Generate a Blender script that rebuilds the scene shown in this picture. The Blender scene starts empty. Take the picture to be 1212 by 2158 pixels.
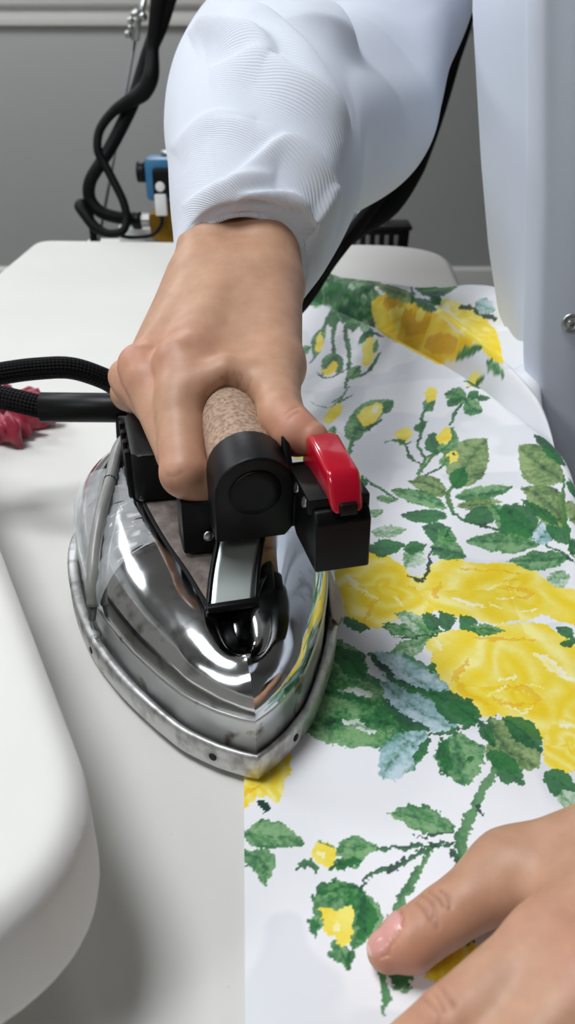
import bpy, bmesh, math, random
import numpy as np
from mathutils import Vector, Matrix

random.seed(7)
rng = np.random.default_rng(11)
S = bpy.context.scene
COL = S.collection

# ------------------------------------------------------------------ camera
F = 1750.0                       # focal length in photo pixels (1212 x 2158)
PITCH = math.radians(30.0)
H = 0.241                        # camera height above the table top (table top is z = 0)
cam_d = bpy.data.cameras.new('camera')
cam = bpy.data.objects.new('camera', cam_d)
COL.objects.link(cam)
cam.location = (0, 0, H)
cam.rotation_euler = (math.radians(90) - PITCH, 0, 0)
cam_d.sensor_fit = 'VERTICAL'
cam_d.sensor_height = 36.0
cam_d.lens = 36.0 * F / 2158.0
cam_d.clip_start = 0.01
cam_d.clip_end = 30
cam_d.dof.use_dof = True
cam_d.dof.focus_distance = 0.36
cam_d.dof.aperture_fstop = 15.0
S.camera = cam

# ------------------------------------------------------------------ world, light, exposure
wd = bpy.data.worlds.new('world')
S.world = wd
wd.use_nodes = True
wd.node_tree.nodes['Background'].inputs[0].default_value = (0.80, 0.87, 1.0, 1)
wd.node_tree.nodes['Background'].inputs[1].default_value = 0.3
S.view_settings.view_transform = 'Standard'
S.view_settings.look = 'None'
S.view_settings.gamma = 1.0
S.view_settings.use_curve_mapping = False
S.view_settings.exposure = 0.33
try:
    S.cycles.use_denoising = True
    S.cycles.max_bounces = 8
    S.cycles.sample_clamp_indirect = 6.0
except Exception:
    pass
FLOOR = -0.86
CEIL = 1.80
LAMP_STRENGTH = 19.5
LAMPS = [(-0.6, 0.3), (-0.6, 3.3), (-2.2, 1.5), (-2.2, 3.3), (-1.9, -1.2)]   # ceiling panels (x, y)

# ------------------------------------------------------------------ measuring helpers
cp, sp = math.cos(PITCH), math.sin(PITCH)

def W(px, py, d):
    """world point seen at photo pixel (px, py) at depth d"""
    a = (px - 606.0) / F
    b = (1079.0 - py) / F
    return np.array([d * a, d * (cp + b * sp), H + d * (-sp + b * cp)])

def G(px, py, z):
    """world point at photo pixel (px, py) at height z"""
    b = (1079.0 - py) / F
    return W(px, py, (z - H) / (-sp + b * cp))

def proj(p):
    p = np.asarray(p, float)
    x, y, z = p[..., 0], p[..., 1], p[..., 2] - H
    d = y * cp - z * sp
    u = y * sp + z * cp
    return np.stack([606 + F * x / d, 1079 - F * u / d], -1), d

# ------------------------------------------------------------------ object helpers
def tag(o, label=None, cat=None, group=None, kind=None):
    if label: o['label'] = label
    if cat: o['category'] = cat
    if group: o['group'] = group
    if kind: o['kind'] = kind
    return o

def empty(name, loc=(0, 0, 0), rz=0.0, parent=None):
    o = bpy.data.objects.new(name, None)
    COL.objects.link(o)
    o.location = loc
    o.rotation_euler = (0, 0, rz)
    o.empty_display_size = 0.02
    o.parent = parent
    return o

def link(name, me, m=None, parent=None, smooth=True):
    o = bpy.data.objects.new(name, me)
    COL.objects.link(o)
    if m is not None:
        me.materials.append(m)
    if smooth:
        me.polygons.foreach_set('use_smooth', np.ones(len(me.polygons), bool))
    o.parent = parent
    return o

def mesh(name, verts, faces, m=None, parent=None, smooth=True):
    me = bpy.data.meshes.new(name)
    me.from_pydata([tuple(map(float, v)) for v in verts], [], [tuple(map(int, f)) for f in faces])
    me.update()
    return link(name, me, m, parent, smooth)

def quads_mesh(name, V, Q, m=None, parent=None, smooth=True):
    """fast mesh from numpy arrays, Q is (n,4)"""
    me = bpy.data.meshes.new(name)
    V = np.ascontiguousarray(V, np.float32)
    Q = np.ascontiguousarray(Q, np.int32)
    n = len(Q)
    me.vertices.add(len(V)); me.vertices.foreach_set('co', V.ravel())
    me.loops.add(4 * n); me.loops.foreach_set('vertex_index', Q.ravel())
    me.polygons.add(n)
    me.polygons.foreach_set('loop_start', np.arange(0, 4 * n, 4, dtype=np.int32))
    me.polygons.foreach_set('loop_total', np.full(n, 4, np.int32))
    me.update(calc_edges=True)
    me.validate()
    return link(name, me, m, parent, smooth)

def colour_attr(o, rgb, name='Col', alpha=None):
    at = o.data.color_attributes.new(name, 'FLOAT_COLOR', 'POINT')
    a = np.ones((len(o.data.vertices), 4), np.float32)
    a[:, :3] = rgb
    if alpha is not None: a[:, 3] = alpha
    at.data.foreach_set('color', a.ravel())

def grid(name, P, m=None, parent=None, closed=False, caps=(False, False), smooth=True, flip=False):
    """P rows x cols x 3 -> quad grid, columns may close into a ring"""
    P = np.asarray(P, float)
    r, c = P.shape[:2]
    if r * c > 12000 and closed and not any(caps):
        a, b_ = np.meshgrid(np.arange(r - 1), np.arange(c), indexing='ij'); k = (b_ + 1) % c
        q = np.stack([a * c + b_, a * c + k, (a + 1) * c + k, (a + 1) * c + b_], -1).reshape(-1, 4)
        return quads_mesh(name, P.reshape(-1, 3), q[:, ::-1] if flip else q, m, parent, smooth)
    V = P.reshape(-1, 3).tolist()
    f = []
    cc = c if closed else c - 1
    for i in range(r - 1):
        for j in range(cc):
            k = (j + 1) % c
            q = (i * c + j, i * c + k, (i + 1) * c + k, (i + 1) * c + j)
            f.append(q[::-1] if flip else q)
    for which, row in ((0, 0), (1, r - 1)):
        if caps[which]:
            ctr = P[row].mean(0)
            V.append(ctr.tolist()); ci = len(V) - 1
            for j in range(c):
                k = (j + 1) % c
                t = (row * c + k, row * c + j, ci) if which == 0 else (row * c + j, row * c + k, ci)
                f.append(t[::-1] if flip else t)
    return mesh(name, V, f, m, parent, smooth)

def catmull(pts, n):
    """n samples per span, smooth curve through pts (any dimension)"""
    P = np.asarray(pts, float)
    P = np.vstack([2 * P[0] - P[1], P, 2 * P[-1] - P[-2]])
    out = []
    for i in range(1, len(P) - 2):
        p0, p1, p2, p3 = P[i - 1], P[i], P[i + 1], P[i + 2]
        for t in np.linspace(0, 1, n, endpoint=False):
            out.append(0.5 * ((2 * p1) + (-p0 + p2) * t + (2 * p0 - 5 * p1 + 4 * p2 - p3) * t * t + (-p0 + 3 * p1 - 3 * p2 + p3) * t ** 3))
    out.append(P[-2])
    return np.array(out)

def frames(C):
    T = np.gradient(C, axis=0)
    T /= np.linalg.norm(T, axis=1)[:, None] + 1e-12
    N = np.zeros_like(T)
    ref = np.array([0.0, 0, 1]) if abs(T[0][2]) < 0.9 else np.array([1.0, 0, 0])
    n = ref - T[0] * ref.dot(T[0]); n /= np.linalg.norm(n)
    for i in range(len(C)):
        n = n - T[i] * n.dot(T[i]); n /= np.linalg.norm(n) + 1e-12
        N[i] = n
    return T, N, np.cross(T, N)

def tube(name, pts, r, m=None, parent=None, n=8, seg=14, caps=True, uv_scale=1.0, raw=False):
    """swept tube with UVs (u round, v along in metres*uv_scale); r number or per-point list"""
    C = np.asarray(pts, float) if raw else catmull(pts, n)
    rr = np.full(len(C), r, float) if np.isscalar(r) else np.interp(np.linspace(0, 1, len(C)), np.linspace(0, 1, len(r)), r)
    T, N, B = frames(C)
    th = np.linspace(0, 2 * math.pi, seg, endpoint=False)
    P = C[:, None] + rr[:, None, None] * (np.cos(th)[None, :, None] * N[:, None] + np.sin(th)[None, :, None] * B[:, None])
    o = grid(name, P, m, parent, closed=True, caps=(caps, caps))
    L = np.concatenate([[0], np.cumsum(np.linalg.norm(np.diff(C, axis=0), axis=1))])
    me = o.data
    uv = me.uv_layers.new(name='UVMap')
    vi = np.empty(len(me.loops), np.int32); me.loops.foreach_get('vertex_index', vi)
    row = np.clip(vi // seg, 0, len(C) - 1); colm = vi % seg
    U = np.stack([colm / seg, L[row] * uv_scale], -1).astype(np.float32)
    ps = np.array([p.loop_start for p in me.polygons]); pt = np.array([p.loop_total for p in me.polygons])
    for s, t in zip(ps, pt):                      # seam
        u = U[s:s + t, 0]
        if u.max() - u.min() > 0.5:
            u[u < 0.5] += 1.0
    uv.data.foreach_set('uv', U.ravel())
    return o

def from_bm(name, bm, m=None, parent=None, smooth=False):
    me = bpy.data.meshes.new(name)
    bm.to_mesh(me); bm.free()
    return link(name, me, m, parent, smooth)

def bevel_all(bm, w, seg=2):
    if w > 0:
        bmesh.ops.bevel(bm, geom=bm.edges[:], offset=w, segments=seg, profile=0.5, affect='EDGES')

def prism(name, poly, h, m=None, parent=None, bev=0.0, seg=2, axes=((1, 0, 0), (0, 1, 0), (0, 0, 1)), origin=(0, 0, 0), smooth=False):
    """poly in (a,b) extruded by h along third axis, bevelled"""
    A, B, C = (np.array(a, float) for a in axes); O = np.array(origin, float)
    bm = bmesh.new()
    v0 = [bm.verts.new(O + A * p[0] + B * p[1]) for p in poly]
    v1 = [bm.verts.new(O + A * p[0] + B * p[1] + C * h) for p in poly]
    bm.faces.new(v0[::-1]); bm.faces.new(v1)
    n = len(poly)
    for i in range(n):
        bm.faces.new((v0[i], v0[(i + 1) % n], v1[(i + 1) % n], v1[i]))
    bmesh.ops.recalc_face_normals(bm, faces=bm.faces[:])
    if bev > 0:
        es = [e for e in bm.edges if len(e.link_faces) == 2 and e.calc_face_angle(0) > 0.5]
        bmesh.ops.bevel(bm, geom=es, offset=bev, segments=seg, profile=0.5, affect='EDGES')
    o = from_bm(name, bm, m, parent, True)
    if not smooth:
        o.data.set_sharp_from_angle(angle=math.radians(32))
    return o

def box(name, c, size, m=None, parent=None, bev=0.001, axes=((1, 0, 0), (0, 1, 0), (0, 0, 1)), seg=2):
    sx, sy, sz = size
    A, B, C = (np.array(a, float) for a in axes)
    o = np.array(c, float) - A * sx / 2 - B * sy / 2 - C * sz / 2
    return prism(name, [(0, 0), (sx, 0), (sx, sy), (0, sy)], sz, m, parent, bev, seg, (A, B, C), o)

def disc_cyl(name, c, axis, r, h, m=None, parent=None, seg=28, prof=None):
    """lathe around axis from c; prof list of (radius factor, height factor)"""
    axis = np.array(axis, float); axis /= np.linalg.norm(axis)
    ref = np.array([0, 0, 1.0]) if abs(axis[2]) < 0.9 else np.array([1.0, 0, 0])
    n = np.cross(axis, ref); n /= np.linalg.norm(n); b = np.cross(axis, n)
    prof = prof or [(0.92, 0), (1, 0.06), (1, 0.94), (0.92, 1)]
    th = np.linspace(0, 2 * math.pi, seg, endpoint=False)
    P = [[np.array(c) + axis * (h * f[1]) + r * f[0] * (math.cos(t) * n + math.sin(t) * b) for t in th] for f in prof]
    return grid(name, P, m, parent, closed=True, caps=(True, True))

# ------------------------------------------------------------------ materials
def srgb(r, g, b):
    c = np.array([r, g, b], float) / 255.0
    return tuple(np.where(c <= 0.04045, c / 12.92, ((c + 0.055) / 1.055) ** 2.4))

def new_mat(name):
    m = bpy.data.materials.new(name); m.use_nodes = True
    nt = m.node_tree
    b = nt.nodes['Principled BSDF']
    return m, nt, b

def mat(name, col, rough=0.5, metal=0.0, var=0.0, var_scale=40.0, bump=0.0, bump_scale=300.0, bump_dist=0.001,
        col2=None, rough_var=0.0, spec=None, coat=0.0, sheen=0.0, detail=6.0, thresh=None):
    m, nt, b = new_mat(name)
    b.inputs['Base Color'].default_value = (*col, 1)
    b.inputs['Roughness'].default_value = rough
    b.inputs['Metallic'].default_value = metal
    if spec is not None: b.inputs['Specular IOR Level'].default_value = spec
    if coat: b.inputs['Coat Weight'].default_value = coat
    if sheen:
        b.inputs['Sheen Weight'].default_value = sheen
    tc = nt.nodes.new('ShaderNodeTexCoord')
    if var > 0 or col2 is not None:
        nz = nt.nodes.new('ShaderNodeTexNoise')
        nz.inputs['Scale'].default_value = var_scale; nz.inputs['Detail'].default_value = detail
        nt.links.new(tc.outputs['Object'], nz.inputs['Vector'])
        rp = nt.nodes.new('ShaderNodeValToRGB')
        lo, hi = thresh or (0.3, 0.7)
        rp.color_ramp.elements[0].position = lo; rp.color_ramp.elements[1].position = hi
        c2 = col2 if col2 is not None else tuple(c * (1 - var) for c in col)
        rp.color_ramp.elements[0].color = (*c2, 1); rp.color_ramp.elements[1].color = (*col, 1)
        nt.links.new(nz.outputs['Fac'], rp.inputs['Fac'])
        nt.links.new(rp.outputs['Color'], b.inputs['Base Color'])
    if rough_var > 0:
        nr = nt.nodes.new('ShaderNodeTexNoise'); nr.inputs['Scale'].default_value = 55; nr.inputs['Detail'].default_value = 8
        nt.links.new(tc.outputs['Object'], nr.inputs['Vector'])
        mr = nt.nodes.new('ShaderNodeMapRange')
        mr.inputs['From Min'].default_value = 0.4; mr.inputs['From Max'].default_value = 0.75
        mr.inputs['To Min'].default_value = rough; mr.inputs['To Max'].default_value = rough + rough_var
        nt.links.new(nr.outputs['Fac'], mr.inputs['Value'])
        nt.links.new(mr.outputs['Result'], b.inputs['Roughness'])
    if bump > 0:
        nb = nt.nodes.new('ShaderNodeTexNoise'); nb.inputs['Scale'].default_value = bump_scale; nb.inputs['Detail'].default_value = 4
        nt.links.new(tc.outputs['Object'], nb.inputs['Vector'])
        bp = nt.nodes.new('ShaderNodeBump'); bp.inputs['Strength'].default_value = bump; bp.inputs['Distance'].default_value = bump_dist
        nt.links.new(nb.outputs['Fac'], bp.inputs['Height'])
        nt.links.new(bp.outputs['Normal'], b.inputs['Normal'])
    return m

def weave_mat(name, col, freq, ang=0.0, bump=0.25, dist=0.0003, rough=0.85, var=0.04, sheen=0.2, attr=None, specks=None, wr=0.0):
    """cloth: two crossed fine waves, soft colour variation, optional colour attribute or specks"""
    m, nt, b = new_mat(name)
    b.inputs['Roughness'].default_value = rough
    b.inputs['Specular IOR Level'].default_value = 0.25
    b.inputs['Sheen Weight'].default_value = sheen
    tc = nt.nodes.new('ShaderNodeTexCoord')
    if attr:
        at = nt.nodes.new('ShaderNodeVertexColor'); at.layer_name = attr
        src = at.outputs['Color']
    else:
        nz = nt.nodes.new('ShaderNodeTexNoise'); nz.inputs['Scale'].default_value = 9; nz.inputs['Detail'].default_value = 8
        nt.links.new(tc.outputs['Object'], nz.inputs['Vector'])
        rp = nt.nodes.new('ShaderNodeValToRGB')
        rp.color_ramp.elements[0].position = 0.3; rp.color_ramp.elements[1].position = 0.7
        rp.color_ramp.elements[0].color = (*[c * (1 - var) for c in col], 1); rp.color_ramp.elements[1].color = (*col, 1)
        nt.links.new(nz.outputs['Fac'], rp.inputs['Fac'])
        src = rp.outputs['Color']
    if specks:
        vz = nt.nodes.new('ShaderNodeTexNoise'); vz.inputs['Scale'].default_value = specks[0]; vz.inputs['Detail'].default_value = 2
        nt.links.new(tc.outputs['Object'], vz.inputs['Vector'])
        r2 = nt.nodes.new('ShaderNodeValToRGB')
        r2.color_ramp.elements[0].position = specks[1]; r2.color_ramp.elements[1].position = specks[1] + 0.03
        r2.color_ramp.elements[0].color = (0, 0, 0, 1); r2.color_ramp.elements[1].color = (1, 1, 1, 1)
        nt.links.new(vz.outputs['Fac'], r2.inputs['Fac'])
        mx = nt.nodes.new('ShaderNodeMix'); mx.data_type = 'RGBA'
        nt.links.new(r2.outputs['Color'], mx.inputs['Factor'])
        nt.links.new(src, mx.inputs['A'])
        mx.inputs['B'].default_value = (*specks[2], 1)
        src = mx.outputs['Result']
    nt.links.new(src, b.inputs['Base Color'])
    mp = nt.nodes.new('ShaderNodeMapping'); mp.inputs['Rotation'].default_value = (0, 0, ang)
    nt.links.new(tc.outputs['Object'], mp.inputs['Vector'])
    hs = []
    for axis in ('X', 'Y'):
        w = nt.nodes.new('ShaderNodeTexWave'); w.bands_direction = axis; w.inputs['Scale'].default_value = freq
        w.inputs['Distortion'].default_value = 1.0; w.inputs['Detail'].default_value = 1; w.inputs['Detail Scale'].default_value = 3
        nt.links.new(mp.outputs['Vector'], w.inputs['Vector']); hs.append(w.outputs['Fac'])
    ad = nt.nodes.new('ShaderNodeMath'); ad.operation = 'ADD'
    nt.links.new(hs[0], ad.inputs[0]); nt.links.new(hs[1], ad.inputs[1])
    bp = nt.nodes.new('ShaderNodeBump'); bp.inputs['Strength'].default_value = bump; bp.inputs['Distance'].default_value = dist
    nt.links.new(ad.outputs[0], bp.inputs['Height'])
    last = bp.outputs['Normal']
    if wr > 0:
        n2 = nt.nodes.new('ShaderNodeTexNoise'); n2.inputs['Scale'].default_value = 22; n2.inputs['Detail'].default_value = 5
        nt.links.new(tc.outputs['Object'], n2.inputs['Vector'])
        b2 = nt.nodes.new('ShaderNodeBump'); b2.inputs['Strength'].default_value = wr; b2.inputs['Distance'].default_value = 0.004
        nt.links.new(n2.outputs['Fac'], b2.inputs['Height']); nt.links.new(last, b2.inputs['Normal'])
        last = b2.outputs['Normal']
    nt.links.new(last, b.inputs['Normal'])
    return m

def braid_mat(name, col, ku, kv):
    m, nt, b = new_mat(name)
    b.inputs['Base Color'].default_value = (*col, 1); b.inputs['Roughness'].default_value = 0.75
    b.inputs['Specular IOR Level'].default_value = 0.16
    uv = nt.nodes.new('ShaderNodeUVMap')
    sx = nt.nodes.new('ShaderNodeSeparateXYZ'); nt.links.new(uv.outputs['UV'], sx.inputs[0])
    outs = []
    for s in (1, -1):
        a = nt.nodes.new('ShaderNodeMath'); a.operation = 'MULTIPLY'; a.inputs[1].default_value = ku * 2 * math.pi * s
        nt.links.new(sx.outputs[0], a.inputs[0])
        c = nt.nodes.new('ShaderNodeMath'); c.operation = 'MULTIPLY_ADD'; c.inputs[1].default_value = kv * 2 * math.pi
        nt.links.new(sx.outputs[1], c.inputs[0]); nt.links.new(a.outputs[0], c.inputs[2])
        d = nt.nodes.new('ShaderNodeMath'); d.operation = 'SINE'; nt.links.new(c.outputs[0], d.inputs[0])
        outs.append(d)
    mx = nt.nodes.new('ShaderNodeMath'); mx.operation = 'MULTIPLY'
    nt.links.new(outs[0].outputs[0], mx.inputs[0]); nt.links.new(outs[1].outputs[0], mx.inputs[1])
    bp = nt.nodes.new('ShaderNodeBump'); bp.inputs['Strength'].default_value = 0.8; bp.inputs['Distance'].default_value = 0.0006
    nt.links.new(mx.outputs[0], bp.inputs['Height']); nt.links.new(bp.outputs['Normal'], b.inputs['Normal'])
    return m

M = {}
M['wall'] = mat('painted_wall', srgb(152, 153, 151), 0.7, var=0.03, var_scale=2, bump=0.05, bump_scale=150)
M['trim'] = mat('painted_trim', srgb(205, 204, 199), 0.5)
M['ceiling'] = mat('ceiling_paint', srgb(190, 190, 188), 0.9)
M['floor'] = mat('floor_vinyl', srgb(120, 112, 104), 0.5, var=0.1, var_scale=6)
M['canvas'] = weave_mat('ironing_canvas', srgb(224, 222, 217), 420, 0.05, 0.12, 0.0002, 0.9, 0.05, 0.1, specks=(900, 0.765, srgb(150, 140, 125)))
M['pad'] = weave_mat('pad_flannel', srgb(230, 228, 223), 300, 0.5, 0.1, 0.0002, 0.95, 0.06, 0.5)
M['coat'] = weave_mat('white_twill_plain', srgb(214, 220, 232), 330, 0.7, 0.06, 0.0002, 0.9, 0.02, 0.2)
def twill_mat(name, col, ku, kv, bump, dist):
    m, nt, b = new_mat(name)
    b.inputs['Base Color'].default_value = (*col, 1); b.inputs['Roughness'].default_value = 0.9
    b.inputs['Specular IOR Level'].default_value = 0.2; b.inputs['Sheen Weight'].default_value = 0.2
    uv = nt.nodes.new('ShaderNodeUVMap'); sx = nt.nodes.new('ShaderNodeSeparateXYZ'); nt.links.new(uv.outputs['UV'], sx.inputs[0])
    a = nt.nodes.new('ShaderNodeMath'); a.operation = 'MULTIPLY'; a.inputs[1].default_value = ku * 2 * math.pi
    nt.links.new(sx.outputs[0], a.inputs[0])
    c = nt.nodes.new('ShaderNodeMath'); c.operation = 'MULTIPLY_ADD'; c.inputs[1].default_value = kv * 2 * math.pi
    nt.links.new(sx.outputs[1], c.inputs[0]); nt.links.new(a.outputs[0], c.inputs[2])
    d = nt.nodes.new('ShaderNodeMath'); d.operation = 'SINE'; nt.links.new(c.outputs[0], d.inputs[0])
    bp = nt.nodes.new('ShaderNodeBump'); bp.inputs['Strength'].default_value = bump; bp.inputs['Distance'].default_value = dist
    nt.links.new(d.outputs[0], bp.inputs['Height']); nt.links.new(bp.outputs['Normal'], b.inputs['Normal'])
    return m
M['twill'] = twill_mat('white_twill', srgb(218, 223, 233), -380, 720, 0.4, 0.00028)
M['steel'] = mat('bright_steel', srgb(190, 190, 188), 0.3, 1.0, rough_var=0.2)
M['alu'] = mat('worn_aluminium', srgb(218, 218, 218), 0.5, 1.0, col2=srgb(165, 162, 158), var_scale=130, rough_var=0.2, bump=0.15, bump_scale=420, bump_dist=0.0006, thresh=(0.33, 0.55))
M['skirt'] = mat('worn_steel_skirt', srgb(205, 206, 206), 0.36, 1.0, col2=srgb(112, 92, 76), var_scale=75, rough_var=0.3, thresh=(0.31, 0.4))
M['chrome'] = mat('polished_chrome', srgb(212, 214, 216), 0.06, 1.0, rough_var=0.16, col2=srgb(150, 150, 150), var_scale=90, thresh=(0.3, 0.45))
M['mirror'] = mat('mirror_steel', srgb(196, 204, 200), 0.34, 1.0)
M['black'] = mat('black_plastic', srgb(5, 5, 6), 0.42, spec=0.22, bump=0.06, bump_scale=600)
M['blackcap'] = mat('black_moulded_cap', srgb(11, 11, 12), 0.45, spec=0.28, bump=0.08, bump_scale=500)
M['blackrub'] = mat('black_rubber', srgb(5, 5, 6), 0.6, spec=0.2)
M['red'] = mat('red_gloss_plastic', srgb(178, 12, 38), 0.16, coat=0.4)
M['cork'] = mat('cork', srgb(182, 154, 132), 0.85, col2=srgb(138, 112, 94), var_scale=600, bump=0.5, bump_scale=500, bump_dist=0.0006, detail=3, thresh=(0.33, 0.6))
M['felt'] = mat('grey_felt_board', srgb(128, 118, 112), 0.95, col2=srgb(82, 72, 66), var_scale=160, bump=0.8, bump_scale=380, bump_dist=0.001, thresh=(0.3, 0.7))
M['braid'] = braid_mat('black_braid', srgb(9, 9, 10), 10, 260)
M['greytube'] = mat('grey_silicone_tube', srgb(140, 140, 136), 0.35, var=0.15, var_scale=120)
M['brass'] = mat('old_brass', srgb(150, 112, 40), 0.35, 1.0, var=0.3, var_scale=60)
M['blue'] = mat('blue_enamel', srgb(48, 110, 150), 0.4)
M['white'] = mat('white_plastic', srgb(228, 228, 226), 0.4)
M['whitemetal'] = mat('white_painted_metal', srgb(225, 225, 222), 0.4)
M['greymetal'] = mat('grey_metal', srgb(120, 122, 124), 0.45, 0.6)
M['scrunch'] = mat('crimson_satin', srgb(168, 26, 58), 0.45, var=0.3, var_scale=60, sheen=0.3)
M['paper'] = mat('beige_tape_paper', srgb(196, 186, 172), 0.8, var=0.1, var_scale=80)
M['hole'] = mat('dark_hole', srgb(28, 24, 22), 0.8)
M['print'] = weave_mat('printed_cotton', (0.8, 0.8, 0.8), 700, 0.0, 0.15, 0.00015, 0.62, 0.02, 0.15, attr='Col')

m, nt, b = new_mat('clear_film')
b.inputs['Base Color'].default_value = (0.9, 0.92, 0.93, 1); b.inputs['Roughness'].default_value = 0.12
b.inputs['Alpha'].default_value = 0.28
M['film'] = m

m, nt, b = new_mat('skin')
at = nt.nodes.new('ShaderNodeVertexColor'); at.layer_name = 'Col'
tc = nt.nodes.new('ShaderNodeTexCoord')
nz = nt.nodes.new('ShaderNodeTexNoise'); nz.inputs['Scale'].default_value = 130; nz.inputs['Detail'].default_value = 6
nt.links.new(tc.outputs['Object'], nz.inputs['Vector'])
rp = nt.nodes.new('ShaderNodeValToRGB')
rp.color_ramp.elements[0].position = 0.3; rp.color_ramp.elements[0].color = (0.88, 0.84, 0.82, 1)
rp.color_ramp.elements[1].position = 0.7; rp.color_ramp.elements[1].color = (1.04, 1.04, 1.04, 1)
nt.links.new(nz.outputs['Fac'], rp.inputs['Fac'])
mx = nt.nodes.new('ShaderNodeMix'); mx.data_type = 'RGBA'; mx.blend_type = 'MULTIPLY'; mx.inputs['Factor'].default_value = 1
nt.links.new(at.outputs['Color'], mx.inputs['A']); nt.links.new(rp.outputs['Color'], mx.inputs['B'])
nt.links.new(mx.outputs['Result'], b.inputs['Base Color'])
rr_ = nt.nodes.new('ShaderNodeMapRange'); rr_.inputs['To Min'].default_value = 0.22; rr_.inputs['To Max'].default_value = 0.47
nt.links.new(at.outputs['Alpha'], rr_.inputs['Value']); nt.links.new(rr_.outputs['Result'], b.inputs['Roughness'])
b.inputs['Specular IOR Level'].default_value = 0.4
b.inputs['Subsurface Weight'].default_value = 0.12
b.inputs['Subsurface Radius'].default_value = (0.006, 0.0025, 0.0015)
b.inputs['Subsurface Scale'].default_value = 1.0
n2 = nt.nodes.new('ShaderNodeTexNoise'); n2.inputs['Scale'].default_value = 700; n2.inputs['Detail'].default_value = 3
nt.links.new(tc.outputs['Object'], n2.inputs['Vector'])
bp = nt.nodes.new('ShaderNodeBump'); bp.inputs['Strength'].default_value = 0.18; bp.inputs['Distance'].default_value = 0.0004
nt.links.new(n2.outputs['Fac'], bp.inputs['Height']); nt.links.new(bp.outputs['Normal'], b.inputs['Normal'])
M['skin'] = m

m, nt, b = new_mat('lamp_diffuser')
b.inputs['Base Color'].default_value = (0.9, 0.9, 0.9, 1)
b.inputs['Emission Color'].default_value = (0.93, 0.965, 1.0, 1)
b.inputs['Emission Strength'].default_value = LAMP_STRENGTH
M['lamp'] = m

# ------------------------------------------------------------------ the room
XL, XR, YB, YF = -3.2, 2.8, 4.2, -3.0
def slab(name, x0, x1, y0, y1, z0, z1, m):
    o = box(name, ((x0 + x1) / 2, (y0 + y1) / 2, (z0 + z1) / 2), (x1 - x0, y1 - y0, z1 - z0), m, None, bev=0)
    return tag(o, kind='structure')
slab('floor', XL, XR, YF, YB, FLOOR - 0.05, FLOOR, M['floor'])
slab('ceiling', XL, XR, YF, YB, CEIL, CEIL + 0.05, M['ceiling'])
slab('wall_back', XL, XR, YB, YB + 0.08, FLOOR, CEIL, M['wall'])
slab('wall_front', XL, XR, YF - 0.08, YF, FLOOR, CEIL, M['wall'])
slab('wall_left', XL - 0.08, XL, YF, YB, FLOOR, CEIL, M['wall'])
slab('wall_right', XR, XR + 0.08, YF, YB, FLOOR, CEIL, M['wall'])
# chair rail: moulded profile (y toward the room, z)
prof = [(0, 0.06), (-0.018, 0.065), (-0.024, 0.085), (-0.024, 0.12), (-0.034, 0.13), (-0.045, 0.15), (-0.045, 0.215), (-0.03, 0.225), (-0.03, 0.29), (-0.012, 0.30), (0, 0.30)]
o = prism('trim_1', prof, XR - XL, M['trim'], None, 0, 2, ((0, 1, 0), (0, 0, 1), (1, 0, 0)), (XL, YB, 0.203)); tag(o, kind='structure')
prof = [(0, 0), (-0.022, 0), (-0.022, 0.075), (-0.012, 0.09), (0, 0.09)]
o = prism('baseboard_back', prof, XR - XL, M['trim'], None, 0, 2, ((0, 1, 0), (0, 0, 1), (1, 0, 0)), (XL, YB, FLOOR)); tag(o, kind='structure')

where = ['above the left side of the ironing table', 'in the middle beyond the table', 'by the left wall beyond the table', 'in the far left corner by the grey wall', 'by the left wall nearer the camera']
for (x, y), wtxt in zip(LAMPS, where):
    t = tag(empty('ceiling_light', (x, y, CEIL)), 'white square ceiling light panel ' + wtxt, 'ceiling light', 'ceiling light panels')
    fr = [(-0.32, -0.32), (0.32, -0.32), (0.32, 0.32), (-0.32, 0.32)]
    prism('frame', fr, 0.02, M['white'], t, 0.003, 2, origin=(0, 0, -0.021))
    prism('diffuser', [(a * 0.93, b_ * 0.93) for a, b_ in fr], 0.006, M['lamp'], t, 0, 2, origin=(0, 0, -0.028))

# ------------------------------------------------------------------ ironing table
def rounded(poly, radii, n=8):
    out = []
    k = len(poly)
    for i in range(k):
        p = np.array(poly[i], float); a = np.array(poly[i - 1], float); c = np.array(poly[(i + 1) % k], float)
        d1 = (a - p) / np.linalg.norm(a - p); d2 = (c - p) / np.linalg.norm(c - p)
        r = radii[i]
        p1 = p + d1 * r; p2 = p + d2 * r
        for t in np.linspace(0, 1, n):
            out.append(tuple((1 - t) ** 2 * p1 + 2 * t * (1 - t) * p + t * t * p2))
    return out

def resample(poly, step):
    P = np.array(poly + [poly[0]], float)
    L = np.concatenate([[0], np.cumsum(np.linalg.norm(np.diff(P, axis=0), axis=1))])
    n = max(8, int(L[-1] / step))
    s = np.linspace(0, L[-1], n, endpoint=False)
    return np.stack([np.interp(s, L, P[:, 0]), np.interp(s, L, P[:, 1])], -1)

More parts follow.
